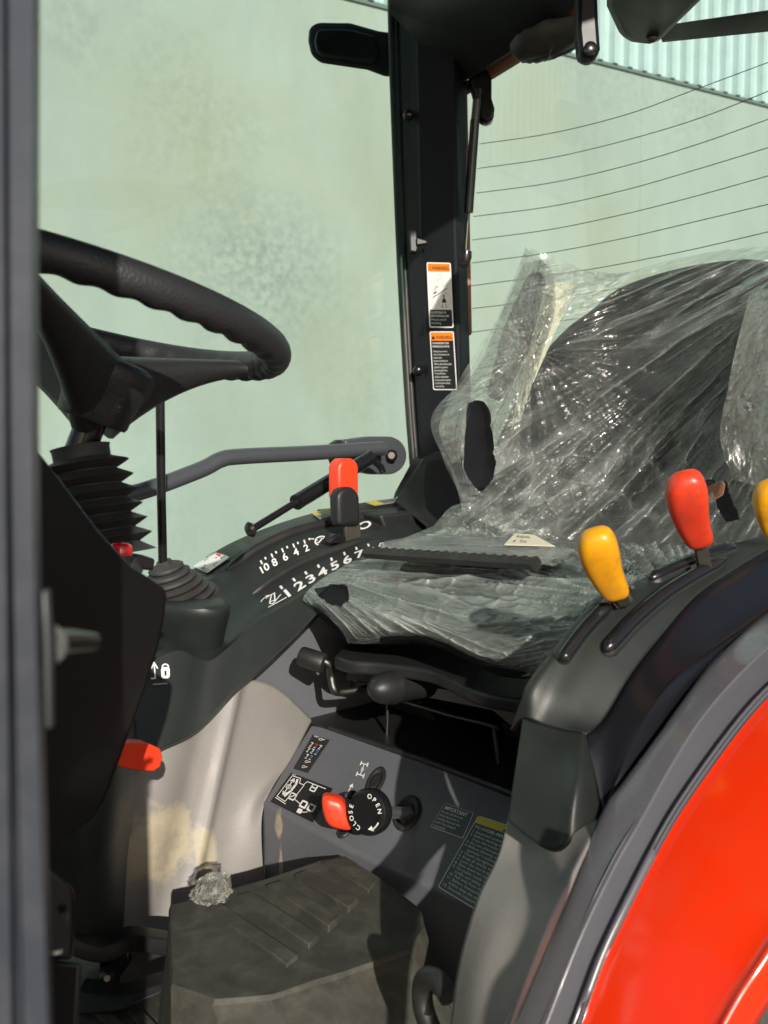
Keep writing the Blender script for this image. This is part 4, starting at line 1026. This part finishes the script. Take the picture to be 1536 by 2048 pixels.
# ================================================================== LEFT FENDER
def circ(a, b, c):
    (x1,y1),(x2,y2),(x3,y3) = a, b, c
    d = 2*(x1*(y2-y3)+x2*(y3-y1)+x3*(y1-y2))
    ux = ((x1*x1+y1*y1)*(y2-y3)+(x2*x2+y2*y2)*(y3-y1)+(x3*x3+y3*y3)*(y1-y2))/d
    uy = ((x1*x1+y1*y1)*(x3-x2)+(x2*x2+y2*y2)*(x1-x3)+(x3*x3+y3*y3)*(x2-x1))/d
    return ux, uy, math.hypot(x1-ux, y1-uy)
ref = [aY(x, y, .385) for x, y in ((1025,2048),(1247,1560),(1536,1225))]
FX, FZ, FR = circ(*[(p.x, p.z) for p in ref])
def onfen(px, py, lift=0):
    # ray meets the wheel-centred cylinder of the fender
    d = ray(px, py); ox, oz = CAM.x-FX, CAM.z-FZ; R2 = FR+lift
    A = d.x*d.x+d.z*d.z; B = 2*(ox*d.x+oz*d.z); C_ = ox*ox+oz*oz-R2*R2
    t = (-B-math.sqrt(max(0, B*B-4*A*C_)))/(2*A); return CAM+d*t
def fenrow(l, lift=0, dY=0, dr=0):
    out = []
    for x, y in l:
        p = onfen(x, y, lift); rd = Vector((p.x-FX, 0, p.z-FZ)).normalized(); out.append(p+Vector((0, dY, 0))+rd*dr)
    return out
t_a = [(1010,2090),(1025,2048),(1119,1833),(1200,1633),(1250,1560),(1310,1478),(1402,1352),(1478,1272),(1560,1205)]
t_b = [(1066,2090),(1085,2048),(1153,1876),(1222,1731),(1273,1640),(1335,1530),(1402,1427),(1478,1340),(1560,1262)]
t_c = [(1078,2090),(1097,2048),(1165,1876),(1234,1731),(1285,1643),(1347,1535),(1414,1432),(1490,1346),(1572,1270)]
t_d = [(1128,2090),(1146,2048),(1193,1920),(1252,1798),(1313,1680),(1368,1590),(1458,1465),(1524,1388),(1594,1325)]
t_e = [(1146,2090),(1162,2048),(1206,1925),(1265,1800),(1325,1683),(1380,1592),(1470,1467),(1536,1390),(1606,1328)]
tr = [fenrow(t_a, 0, .004, -.02), fenrow(t_a, .001), fenrow(t_b, .006), fenrow(t_c, .005), fenrow(t_d, .001), [p.lerp(q, .5) for p, q in zip(fenrow(t_d, .004), fenrow(t_e, .003))], fenrow(t_e, -.001), fenrow(t_e, -.001, -.002, -.03)]
fsurf = Surf(tr, vlin=False)
link('fender_trim', surf_mesh(fsurf, 70, 49), 'trim_grey', T, solid=.003)
f_a = [(x+2, y+1) for x, y in t_e]
f_z = [(1440,2100),(1466,2048),(1500,1990),(1536,1938),(1600,1840),(1680,1730),(1790,1600),(1880,1500),(1980,1400)]
f_a = [(1120,2170)]+f_a+[(1700,1265)]; f_z = [(1380,2230)]+f_z+[(2100,1290)]
def midrow(k, lift): return fenrow([(a[0]*(1-k)+b[0]*k, a[1]*(1-k)+b[1]*k) for a, b in zip(f_a, f_z)], lift)
rowsF = [fenrow(f_a, -.004, .0, -.02), fenrow(f_a, -.004), midrow(.04, -.002), midrow(.3, .000), midrow(.6, .000), midrow(.86, .000), midrow(.93, .0025), midrow(.99, -.001), fenrow(f_z, -.004), fenrow(f_z, -.004, -.003, -.012), fenrow(f_z, -.004, .001, -.03)]
link('fender', surf_mesh(Surf(rowsF), 90, 70), 'orange_paint', T, solid=.002)
# beige wheel-arch liner in front of it
BL = [[(1022,1600,.76),(1060,1610,.755),(1110,1620,.75),(1160,1600,.74),(1210,1590,.73),(1262,1540,.73)],
      [(1000,1700,.715),(1040,1712,.703),(1085,1722,.69),(1130,1716,.678),(1165,1700,.67),(1185,1680,.68)],
      [(953,1800,.668),(1000,1815,.645),(1048,1825,.630),(1088,1825,.618),(1112,1815,.615),(1130,1808,.625)],
      [(916,1935,.640),(955,1950,.613),(1000,1960,.597),(1035,1960,.588),(1058,1950,.585),(1074,1938,.595)],
      [(898,2070,.618),(935,2080,.590),(975,2085,.572),(1000,2085,.562),(1012,2080,.560),(1018,2068,.57)]]
link('arch_liner', surf_mesh(Surf([[aD(*p) for p in r] for r in BL]), 40, 60), 'beige_plastic', T, solid=.004)
tyc = Vector((FX, .27, FZ))
lathe('rear_tyre', tyc+Vector((0,.09,0)), tyc+Vector((0,-.035,0)), [(0,FR-.14),(.08,FR-.09),(.25,FR-.065),(.75,FR-.065),(.92,FR-.09),(1,FR-.14)], 'rubber', T, 96)

# ================================================================== RIGHT WHEEL-ARCH WALL, FLOOR, MAT
WL = [[(60,1420,.99),(200,1400,1.0),(330,1380,1.0),(420,1370,1.0),(500,1360,1.0),(560,1380,1.0),(625,1440,1.0)],
      [(60,1540,.985),(200,1540,.985),(320,1530,.98),(400,1520,.98),(470,1510,.98),(530,1510,.975),(582,1520,.97)],
      [(60,1650,.98),(200,1660,.975),(310,1660,.97),(390,1660,.97),(450,1655,.965),(495,1640,.955),(527,1610,.945)],
      [(60,1790,.975),(200,1800,.97),(310,1810,.965),(385,1805,.96),(440,1795,.955),(490,1780,.945),(527,1765,.94)],
      [(60,1890,.97),(200,1890,.965),(310,1890,.96),(385,1880,.955),(440,1870,.95),(490,1860,.945),(527,1850,.94)]]
wls = Surf([[aY(*p) for p in r] for r in WL])
def disp_wl(p, u, v):
    q = proj(p); x = q[0]+(q[1]-1560)*.22
    b = math.exp(-((x-430)/13)**2)*.007+math.exp(-((x-385)/22)**2)*-.004+math.exp(-((x-330)/30)**2)*.004
    return p-Vector((0, b, 0))
arch = link('arch_wall', surf_mesh(wls, 120, 80, disp=disp_wl), 'beige_plastic', T, solid=.004)
sp = lambda x, y, Yy, r, a=.9: (tuple(aY(x, y, Yy)), r, a)
stain_mat('beige_plastic', None, [sp(325,1690,.965,(.052,.09,.042)), sp(415,1712,.96,(.016,.09,.034)), sp(345,1640,.97,(.03,.06,.012),.4), sp(925,1990,.48,(.012,.05,.05),.7)])
stain_mat('panel_paint', None, [(tuple(aX(562,1650,.682)), (.03,.007,.018), .85), (tuple(aX(566,1722,.682)), (.03,.005,.026), .7)])
# white piece of trim above: grey-blue top strip of the arch
# dark sheet added before the beige arch wall, its shade put into colour
SHADE_ROWS = [[(60,1440,.86),(120,1440,.84),(180,1440,.83),(235,1440,.85),(272,1440,.93)],
       [(60,1560,.88),(125,1560,.86),(185,1560,.85),(240,1560,.87),(278,1560,.94)],
       [(60,1680,.90),(125,1685,.88),(180,1690,.87),(225,1690,.89),(258,1685,.945)],
       [(60,1790,.92),(125,1795,.90),(175,1800,.89),(215,1802,.91),(250,1800,.95)],
       [(60,1870,.94),(125,1875,.92),(170,1880,.91),(210,1880,.93),(246,1880,.955)]]
link('shade_sheet', surf_mesh(Surf([[aY(*p) for p in r_] for r_ in SHADE_ROWS]), 30, 30), 'shade_dark', T, solid=.004)
# cab floor, front bulkhead and the body below (keep stray light out of the footwell)
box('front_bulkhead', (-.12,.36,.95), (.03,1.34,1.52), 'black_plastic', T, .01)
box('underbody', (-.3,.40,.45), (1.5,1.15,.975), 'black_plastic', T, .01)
box('cab_floor', (-.3,.35,.98), (.70,1.10,1.03), 'mat_rubber', T, .004)
hz_ = 1.158
top = [aZ(x, y, hz_) for x, y in ((345,1815),(690,1710),(760,1760),(838,1822),(850,1850),(818,1897),(680,1945),(545,1988),(430,2000),(342,1965))]
low = [p+Vector((dx, dy, -.12)) for p, dx, dy in zip(top, (-.02,0,0,.01,.02,.0,0,0,-.02,-.03), (0,0,0,0,-.03,-.19,-.19,-.19,-.15,-.05))]
# tunnel mat as a draped lump
vs = []; fs = []
cen = sum(top, Vector())/len(top)
n = len(top)
mid = [p+(p-cen).normalized()*.002+Vector((0,0,-.004)) for p in top]
inn = [p+(cen-p).normalized()*.010 for p in top]
vs = inn+top+mid+low
fs = [tuple(range(n))]
for L_ in range(3):
    for k in range(n): fs.append((L_*n+k, L_*n+(k+1)%n, (L_+1)*n+(k+1)%n, (L_+1)*n+k))
me = mesh(vs, fs); bm = bmesh.new(); bm.from_mesh(me)
bmesh.ops.recalc_face_normals(bm, faces=bm.faces)
bmesh.ops.triangulate(bm, faces=bm.faces[:]); bmesh.ops.subdivide_edges(bm, edges=bm.edges[:], cuts=5, use_grid_fill=True)
bm.normal_update()
for v in bm.verts: v.co += v.normal*(.004*noise.noise(v.co*14)+.0015*noise.noise(v.co*45))
bm.to_mesh(me); bm.free()
fm = link('floor_mat', me, 'mat_rubber', auto=28)
tag(fm, 'dusty ribbed black rubber mat over the floor hump by the seat', 'rubber mat')
pads = [[(414,1832),(441,1820),(597,1926),(574,1945)],[(474,1805),(503,1797),(639,1884),(618,1905)],[(532,1784),(562,1775),(680,1847),(657,1867)],[(589,1763),(612,1753),(718,1811),(697,1830)],[(645,1738),(674,1729),(755,1774),(737,1795)]]
for p in pads:
    prism('tread_pad', [aZ(x, y, hz_-.003) for x, y in p], Vector((0,0,.0075)), 'mat_rubber', fm, .001)
# floor ribs bottom left
fl = prism('footrest_mat', [aZ(x, y, 1.055) for x, y in ((150,2012),(340,1968),(420,2010),(470,2100),(470,2200),(120,2200))], Vector((0,0,-.03)), 'mat_rubber', None, .004)
tag(fl, 'dark ribbed rubber floor mat in the shade in front of the hump', 'rubber mat')
for x0 in (165, 225, 290):
    prism('tread_pad', [aZ(x, y, 1.054) for x, y in ((x0,2012-(x0-165)*.22),(x0+28,2006-(x0-165)*.22),(x0+110,2080),(x0+80,2090))], Vector((0,0,.005)), 'mat_rubber', fl, .0015)
# pedal plate, hinge and bolt
PP = [[(120,1845,1.0),(200,1872,1.0),(260,1850,1.0),(345,1862,.98)],[(130,1868,.97),(200,1893,.97),(262,1874,.97),(348,1882,.95)]]
link('pedal', surf_mesh(Surf([[aD(x, y, d) for x, y, d in r] for r in PP]), 30, 6), 'rubber', T, solid=.016, bevel=.002)
prism('pedal_bracket', [aD(x, y, .98) for x, y in ((196,1912),(262,1900),(258,1930),(236,1960),(225,1985),(200,1985))], FW*.02, 'black_gloss', T, .003)
lathe('pedal_bolt', aD(216,1956,.985), aD(214,1957,.955), [(0,.012),(.5,.012),(.6,.008),(.9,.007),(1,.003)], 'dark_steel', T, 24)
prism('floor_rim', [aD(x, y, d) for x, y, d in ((150,1985,.93),(230,1995,.93),(345,1960,.94),(345,1975,.93),(230,2025,.92),(150,2030,.92))], FW*.03, 'black_plastic', T, .004)
# dark box by the door frame
fb = prism('fuse_box', [aD(x, y, d) for x, y, d in ((60,1730,.55),(92,1735,.55),(148,1776,.56),(150,1850,.56),(146,1920,.56),(60,1920,.55))], ray(110,1850)*.07, 'black_gloss', T, .003)
prism('fuse_box', [aD(x, y, .57) for x, y in ((60,1915),(165,1925),(152,2100),(60,2100))], ray(110,2000)*.06, 'black_plastic', T, .003)
prism('fuse', [aD(x, y, .549) for x, y in ((120,1832),(134,1830),(134,1844),(121,1845))], FW*.004, 'rail_grey', fb, .0005)
lathe('battery_bolt', aD(110,1902,.56), aD(110,1885,.56), [(0,.006),(.5,.006),(.55,.004),(1,.004)], 'steel', fb, 12)
# crumpled plastic by the mat
bm = bmesh.new(); bmesh.ops.create_icosphere(bm, subdivisions=6, radius=1)
cc = aD(424, 1780, .93)
fo = []
for v in bm.verts:
    d = v.co.copy(); g1 = ridge(d.x*1.3+.4, d.y*2.2, d.z*1.3)**3; g2 = ridge(d.x*4, d.y*5, d.z*4+3)**3; r = .84+.18*g1+.10*g2
    fo.append(min(1, .7*g1+.5*g2))
    v.co = cc+(RT*.9+UP*.43)*d.x*.0215*r+(UP*.9-RT*.43)*d.y*.0150*r+FW*d.z*.015*r
me = bpy.data.meshes.new('m'); bm.to_mesh(me); bm.free()
a_ = me.attributes.new('fold', 'FLOAT', 'POINT'); a_.data.foreach_set('value', fo)
l = me.uv_layers.new(name='UVMap')
for lp in me.loops:
    q = proj(me.vertices[lp.vertex_index].co); l.data[lp.index].uv = (q[0]/100, q[1]/100)
cz = link('crumpled_film', me, 'film_crumple')
tag(cz, 'crumpled ball of clear plastic wedged between the floor mat and beige panel', 'plastic wrap')
bm = bmesh.new(); bmesh.ops.create_icosphere(bm, subdivisions=4, radius=1)
for v in bm.verts:
    d = v.co.copy(); r = .8+.2*ridge(d.x*2, d.y*2, d.z*2); v.co = cc+RT*d.x*.013*r+UP*d.y*.009*r+FW*(d.z*.009*r)
me = bpy.data.meshes.new('m'); bm.to_mesh(me); bm.free(); link('inner_folds', me, 'rubber', cz)
# grab handle low right
tube('step_handle', [aD(x, y, d) for x, y, d in ((900,1995,.66),(880,1965,.67),(855,1955,.68),(845,1975,.69),(848,2020,.69),(870,2080,.68))], .0075, 'rubber', T, smoothpath=36)

# ================================================================== LEVER PANEL DETAILS
def pp(x, y, o=0): return aP(x, y, pn, o)
def pquad(c, o=.0004): return [pp(x, y, o) for x, y in c]
st = Sticker(); st.rect(0,0,1,1.9,'st_dark',0)
for k, (y0, n_) in enumerate(((.12,1),(.42,3),(.72,3),(1.05,2),(1.4,1),(1.68,1))):
    for j in range(n_):
        x = .5+(j-(n_-1)/2)*.26
        if n_ == 1: st.ring(x+.05, y0, .09, .035, 'st_white', sy=.6); st.line([(x+.15,y0),(x+.26,y0-.05)], .035, 'st_white')
        else: st.line([(x-.06,y0),(x+.06,y0),(x,y0+.14)], .035, ('st_white','st_blue','st_red')[(j+k)%3] if j else 'st_white'); st.line([(x-.05,y0+.2),(x+.05,y0+.2)], .03, 'st_white')
st.text('4WD', .12, .1, .12, 'st_white', bold=.01)
st.build('lever_pattern_decal', quad_map(pquad([(626,1470),(660,1481),(616,1547),(587,1538)]), 1, 1.9), panel)
st = Sticker(); st.rect(0,0,2,1.45,'st_black',0)
L_ = lambda p, w_=.03: st.line(p, w_, 'st_white')
L_([(.15,.12),(.55,.10),(.62,.30),(.82,.30),(.88,.12),(1.75,.12)]); L_([(.15,.12),(.12,1.15),(.55,1.2),(.6,.75)]); L_([(.1,1.22),(.62,1.28)]); L_([(.85,.3),(.8,.95),(1.2,1.05)])
L_([(.45,.2),(.52,.4),(.5,.7),(.4,1.0)], .09); L_([(.3,.25),(.3,.95)], .04); L_([(.22,.35),(.3,.2),(.38,.35)], .04); L_([(.22,.85),(.3,1.0),(.38,.85)], .04); st.ring(.3,.6,.09,.05,'st_white')
st.rect(.55,.75,.85,1.05,'st_white',2,r=.05); st.rect(.60,.80,.80,1.0,'st_black',3); st.line([(.62,.98),(.78,.82)], .04, 'st_white', 4)
st.rect(1.15,.1,1.42,.42,'st_white',2,r=.06); st.rect(1.2,.15,1.37,.37,'st_black',3); st.line([(1.22,.26),(1.35,.26)],.05,'st_white',4)
st.rect(1.15,.85,1.45,1.15,'st_white',2,r=.05); st.rect(1.5,.85,1.8,1.15,'st_white',2,r=.05); st.rect(1.22,.92,1.38,1.08,'st_black',3); st.rect(1.57,.92,1.73,1.08,'st_black',3)
st.rect(1.2,1.2,1.4,1.38,'st_white',2,r=.03); L_([(1.4,1.3),(1.6,1.2)]); st.text('HST', .1, .09, .1, 'st_white')
st.build('gear_pattern_decal', quad_map(pquad([(583,1546),(666,1578),(626,1646),(541,1604)]), 2, 1.45), panel)
# axle symbol and double arrow
st = Sticker()
for y0 in (.12,.88): st.line([(.12,y0),(.88,y0)], .07, 'st_white'); st.line([(.12,y0-.1),(.12,y0+.1)], .13, 'st_white'); st.line([(.88,y0-.1),(.88,y0+.1)], .13, 'st_white')
st.line([(.5,.12),(.5,.88)], .09, 'st_white'); st.ring(.5,.5,.12,.08,'st_white')
st.build('axle_symbol', quad_map(pquad([(722,1524),(739,1528),(729,1558),(711,1552)]), 1, 1), panel)
st = Sticker(); st.line([(.5,.2),(.5,.8)], .14, 'st_white')
st.poly([(.5,0),(.85,.25),(.15,.25)], 'st_white'); st.poly([(.5,1),(.15,.75),(.85,.75)], 'st_white')
st.build('arrow_symbol', quad_map(pquad([(701,1566),(712,1570),(697,1600),(684,1594)]), 1, 1), panel)
st = Sticker(); st.text('E.', 0, .9, 1, 'st_white', bold=.02); st.build('letter_mark', quad_map(pquad([(656,1634),(664,1637),(658,1648),(650,1645)]), 1, 1), panel)
# oval rubber gaiters
def oval(name, cx, cy, ax_, ay_, rot, h, m):
    """gaiter drawn on the panel plane: ellipse given in photo pixels"""
    rings = []
    for s, o in ((1,.0005),(.96,.003),(.72,.0045),(.68,.002),(.5,.0015),(.45,.004),(.3,.003)):
        rings.append([pp(cx+ax_*s*math.cos(a)*math.cos(rot)-ay_*s*math.sin(a)*math.sin(rot), cy+ax_*s*math.cos(a)*math.sin(rot)+ay_*s*math.sin(a)*math.cos(rot), o) for a in [2*math.pi*k/36 for k in range(36)]])
    V_ = [p for r in rings for p in r]; F_ = []
    for j in range(len(rings)-1):
        for k in range(36): F_.append((j*36+k, j*36+(k+1)%36, (j+1)*36+(k+1)%36, (j+1)*36+k))
    F_.append(tuple(range((len(rings)-1)*36, len(rings)*36)))
    return link(name, mesh(V_, F_), m, panel)
oval('gaiter', 815, 1628, 38, 25, R_(-62), 0, 'rubber')
oval('gaiter', 752, 1566, 34, 15, R_(-62), 0, 'rubber')
oval('gaiter', 690, 1664, 18, 10, R_(-40), 0, 'rubber')
# black open/close knob on a bright rod
kc = pp(820,1632,.004); kf = aD(745,1622, (kc-CAM).dot(FW)-.055)
tube('knob_rod', [kc, kf.lerp(kc, .1)], .0062, 'steel', T, 20)
kx = (kf-kc).normalized()*.5+(-FW)*.5-RT*.25; kx.normalize()
KN = lathe('open_close_knob', kf-kx*.004, kf+kx*.014, [(0,.012),(.05,.020),(.2,.0235),(.7,.0240),(.9,.0225),(.97,.020),(1,.0165),(.985,.0160),(.97,.012),(.97,.001)], 'black_gloss', T, auto=35)
h1 = (RT-kx*RT.dot(kx)).normalized(); h2 = kx.cross(h1)
if h2.dot(UP) < 0: h2 = -h2
def kmap(x, y, h): return kf+kx*(.0142+h)+h1*x+h2*(-y)
st = Sticker()
def arctext(s_, a0, step, rr, size, flip=False):
    for i, ch in enumerate(s_):
        a = R_(a0+step*i); v, f = text_geo(ch, size, align='CENTER', bold=.015)
        rot = a+math.pi/2
        c_, q_ = math.cos(rot), math.sin(rot)
        st.add([(rr*math.cos(a)+c_*x_+q_*y_, rr*math.sin(a)+q_*x_-c_*y_) for x_, y_ in v], f, 'st_white', 1)
arctext('OPEN', -72, 21, .0152, .0068)
arctext('CLOSE', 118, 20, .0152, .0068)
for a in range(30, 61, 5): 
    st.line([(.0180*math.cos(R_(a)), .0180*math.sin(R_(a))),(.0180*math.cos(R_(a+5)), .0180*math.sin(R_(a+5)))], .0016, 'st_white', 1)
st.poly([(.0165*math.cos(R_(78)),.0165*math.sin(R_(78))),(.0145*math.cos(R_(58)),.0145*math.sin(R_(58))),(.0205*math.cos(R_(58)),.0205*math.sin(R_(58)))], 'st_white', 1)
st.build('knob_lettering', kmap, KN)
# orange drive knob
k0 = pp(690,1662,.003); ko = aD(673,1622,(k0-CAM).dot(FW)-.045)
tube('knob_rod', [k0, ko], .005, 'black_gloss', T, 14)
bm = bmesh.new(); bmesh.ops.create_cube(bm, size=2); bmesh.ops.subdivide_edges(bm, edges=bm.edges[:], cuts=7, use_grid_fill=True)
for v in bm.verts:
    x, y, z = v.co; l_ = (abs(x)**4+abs(y)**4+abs(z)**4)**.25; x, y, z = x/l_, y/l_, z/l_
    wdt = 1-.15*max(0, y); v.co = ko+(RT*math.cos(.2)-UP*math.sin(.2))*x*.0148*wdt+(UP*math.cos(.25)+RT*math.sin(-.25))*y*.0180+FW*z*.013
me = bpy.data.meshes.new('m'); bm.to_mesh(me); bm.free(); link('drive_knob', me, 'orange_lever', T)
a = pp(705,1592,.0); lathe('screw', a, a+pn[1]*.006, [(0,.006),(.6,.006),(1,.003)], 'black_gloss', panel, 18)
# labels at the right of the panel
st = Sticker(); st.rect(0,0,1.5,1.2,'st_white',0,r=.06); st.rect(.02,.02,1.48,1.18,'st_green',1,r=.05); st.text('IMPORTANT',.12,.28,.25,'st_white',bold=.015,sx=.82)
for k, s_ in enumerate(('Do not shift the lever','while the tractor is','moving. Stop and wait','until it has stopped','completely.')): st.text(s_, .08, .45+.17*k, .145, 'st_white', sx=.85)
st.build('notice_label', quad_map(pquad([(890,1607),(948,1627),(926,1678),(862,1655)]), 1.5, 1.2), panel)
st = Sticker(); st.rect(0,0,2.4,3.4,'st_white',0,r=.1); st.rect(.03,.03,2.37,3.37,'st_green',1,r=.08); st.rect(.03,.03,2.37,.36,'st_yellow',2,r=.05)
st.poly([(1.28,.06),(1.46,.33),(1.10,.33)], 'st_black', 3); st.text('CAUTION',1.5,.3,.26,'st_black',3,bold=.02)
st.text('TO AVOID PERSONAL INJURY:', .1, .58, .17, 'st_white', bold=.015)
for k, s_ in enumerate(('1. Read and understand the manual','2. Before starting the engine, clear people','    from the tractor and implement','3. Do not allow passengers','4. Before allowing others, read the','    operator\'s manual','5. Check the tightness of all bolts','6. Keep all shields in place','7. Lock the two brake pedals','8. Slow down for turns, or rough','9. On public roads use SMV and','    traffic and safety regulations','10. Pull only from the drawbar','11. Before dismounting, lower and','    brake, stop the engine and','12. Securely support tractor and')):
    st.text(s_, .1, .78+.165*k, .155, 'st_white')
st.build('caution_label', quad_map(pquad([(957,1632),(1080,1672),(1000,1850),(876,1775)]), 2.4, 3.4), panel)

# ================================================================== PILLAR STICKERS
def pq(c): return [aP(x, y, pillar_pl, .0045) for x, y in c]
st = Sticker(); st.rect(0,0,1,2.6,'st_white',0,r=.07); st.rect(.05,.05,.95,.36,'st_orange',1,r=.03)
st.text('WARNING',.23,.30,.215,'st_black',sx=.66,bold=.012); st.poly([(.13,.12),(.21,.31),(.05,.31)],'st_black')
g_ = lambda p, w_=.012, m_='st_grey': st.line(p, w_, m_)
g_([(.35,.62),(.55,.42),(.62,.45),(.62,.52),(.42,.72)]); g_([(.12,.98),(.35,.66),(.42,.72),(.42,.95),(.30,1.2),(.12,.98)]); g_([(.6,.98),(.8,.82),(.84,.88),(.66,1.05)]); g_([(.45,.72),(.6,.62),(.66,.8),(.55,.95)])
g_([(.28,1.1),(.36,.95),(.42,1.0)],.02,'st_black'); g_([(.2,1.4),(.8,1.02)],.028,'st_black'); g_([(.26,1.24),(.35,1.18)],.05,'st_black')
st.ring(.66,1.5,.26,.012,'st_grey',sy=1.15); st.ring(.66,1.34,.03,.03,'st_black'); st.poly([(.62,1.42),(.70,1.42),(.76,1.6),(.56,1.6)],'st_black'); g_([(.6,1.65),(.57,1.8)],.02,'st_black'); g_([(.72,1.65),(.75,1.8)],.02,'st_black')
st.rect(.05,1.88,.95,2.55,'st_black',1,r=.03)
for k, (s_, b_) in enumerate((('TO AVOID INJURY OR',.02),('DEATH FROM ROLL-OVER',.02),('Always use seat belt',0),('when driving.',0))): st.text(s_, .08, 2.03+.14*k, .115, 'st_white', 2, bold=b_, sx=.56 if k < 2 else .68)
st.build('warning_sticker', quad_map(pq([(855.5,525.6),(904,526.5),(910,656.5),(861.5,656)]), 1, 2.6), pillar, label='white sticker with a tipping tractor picture')
st = Sticker(); st.rect(0,0,1,2.4,'st_white',0,r=.07); st.rect(.04,.04,.96,2.36,'st_black',1,r=.05); st.rect(.04,.04,.96,.38,'st_orange',2,r=.03)
st.text('WARNING',.25,.32,.215,'st_black',3,sx=.65,bold=.012); st.poly([(.15,.14),(.23,.33),(.07,.33)],'st_black',3)
for k, s_ in enumerate(('TO AVOID EXPOSURE TO DUST','CONTAINING SILICA PARTICLES','','- This dust can cause serious','  injury to the lungs under some','  exposure levels.','- Be aware of and follow the','  OSHA (or other regulatory body)','  guidelines for exposure to','  airborne crystalline silica.','- To meet OSHA silica','  guidelines, use appropriate','  personal protective equipment','  and dust abatement methods,','  such as watering.')):
    if s_: st.text(s_, .08, .52+(.13 if k > 2 else .135)*k-(.06 if k > 2 else 0), .105, 'st_white', 2, sx=.46 if k < 2 else .50, bold=.015 if k < 2 else 0)
st.build('warning_sticker', quad_map(pq([(861.5,663.5),(910,663.5),(917,780.5),(869,780.5)]), 1, 2.4), pillar, label='black sticker full of white text')

# ================================================================== DOOR FRAME (near left)
DF = [[(-700,-80,.30),(-700,-80,.262),(6,-80,.260),(8,-80,.268),(12,-80,.268),(16,-80,.256),(68,-80,.256),(78,-80,.262),(80,-80,.30)],
      [(-700,1000,.30),(-700,1000,.262),(12,1000,.260),(17,1000,.268),(20,1000,.268),(24,1000,.256),(66,1000,.256),(77,1000,.262),(80,1000,.30)],
      [(-700,2140,.30),(-700,2140,.262),(24,2140,.260),(30,2140,.268),(46,2140,.268),(50,2140,.256),(98,2140,.256),(106,2140,.262),(108,2140,.30)]]
dfr = Surf([[aD(*p) for p in r] for r in DF])
rows = [[cr([aD(*DF[j][i]) for j in range(3)], k/16) for i in range(9)] for k in range(-2, 19)]
for r in rows: pass
vs = [p for r in rows for p in r]; fs = []
for j in range(len(rows)-1):
    for i in range(9): fs.append((j*9+i, j*9+(i+1)%9, (j+1)*9+(i+1)%9, (j+1)*9+i))
me = mesh(vs, fs); bm = bmesh.new(); bm.from_mesh(me); bmesh.ops.remove_doubles(bm, verts=bm.verts, dist=1e-6); bmesh.ops.recalc_face_normals(bm, faces=bm.faces); bm.to_mesh(me); bm.free()
fr = link('door_frame', me, 'frame_grey', T, auto=30, bevel=.0008)
# extension of the frame above and below the picture keeps its shadow honest
for sgn, yy in ((1,-80),(-1,2140)):
    P = [aD(*q) for q in (DF[0] if sgn > 0 else DF[2])]; P = [P[1],P[2],P[6],P[7],P[8],P[0]]
    prism('door_frame_end', P, Vector((0,0,.55*sgn)), 'frame_grey', T, .001)
lp_ = prism('striker_plate', [aD(x, y, .262) for x, y in ((82,1182),(92,1180),(98,1300),(99,1458),(90,1458),(86,1330))], FW*.004, 'rail_grey', T, .0006)
tube('striker_pin', [aD(96,1285,.275), aD(130,1282,.29), aD(185,1283,.31)], [.0036,.0036,.0028], 'black_gloss', T, smoothpath=12)
lathe('striker_base', aD(90,1290,.272), aD(104,1288,.280), [(0,.006),(.5,.0055),(1,.004)], 'black_plastic', T)

fix_parents()
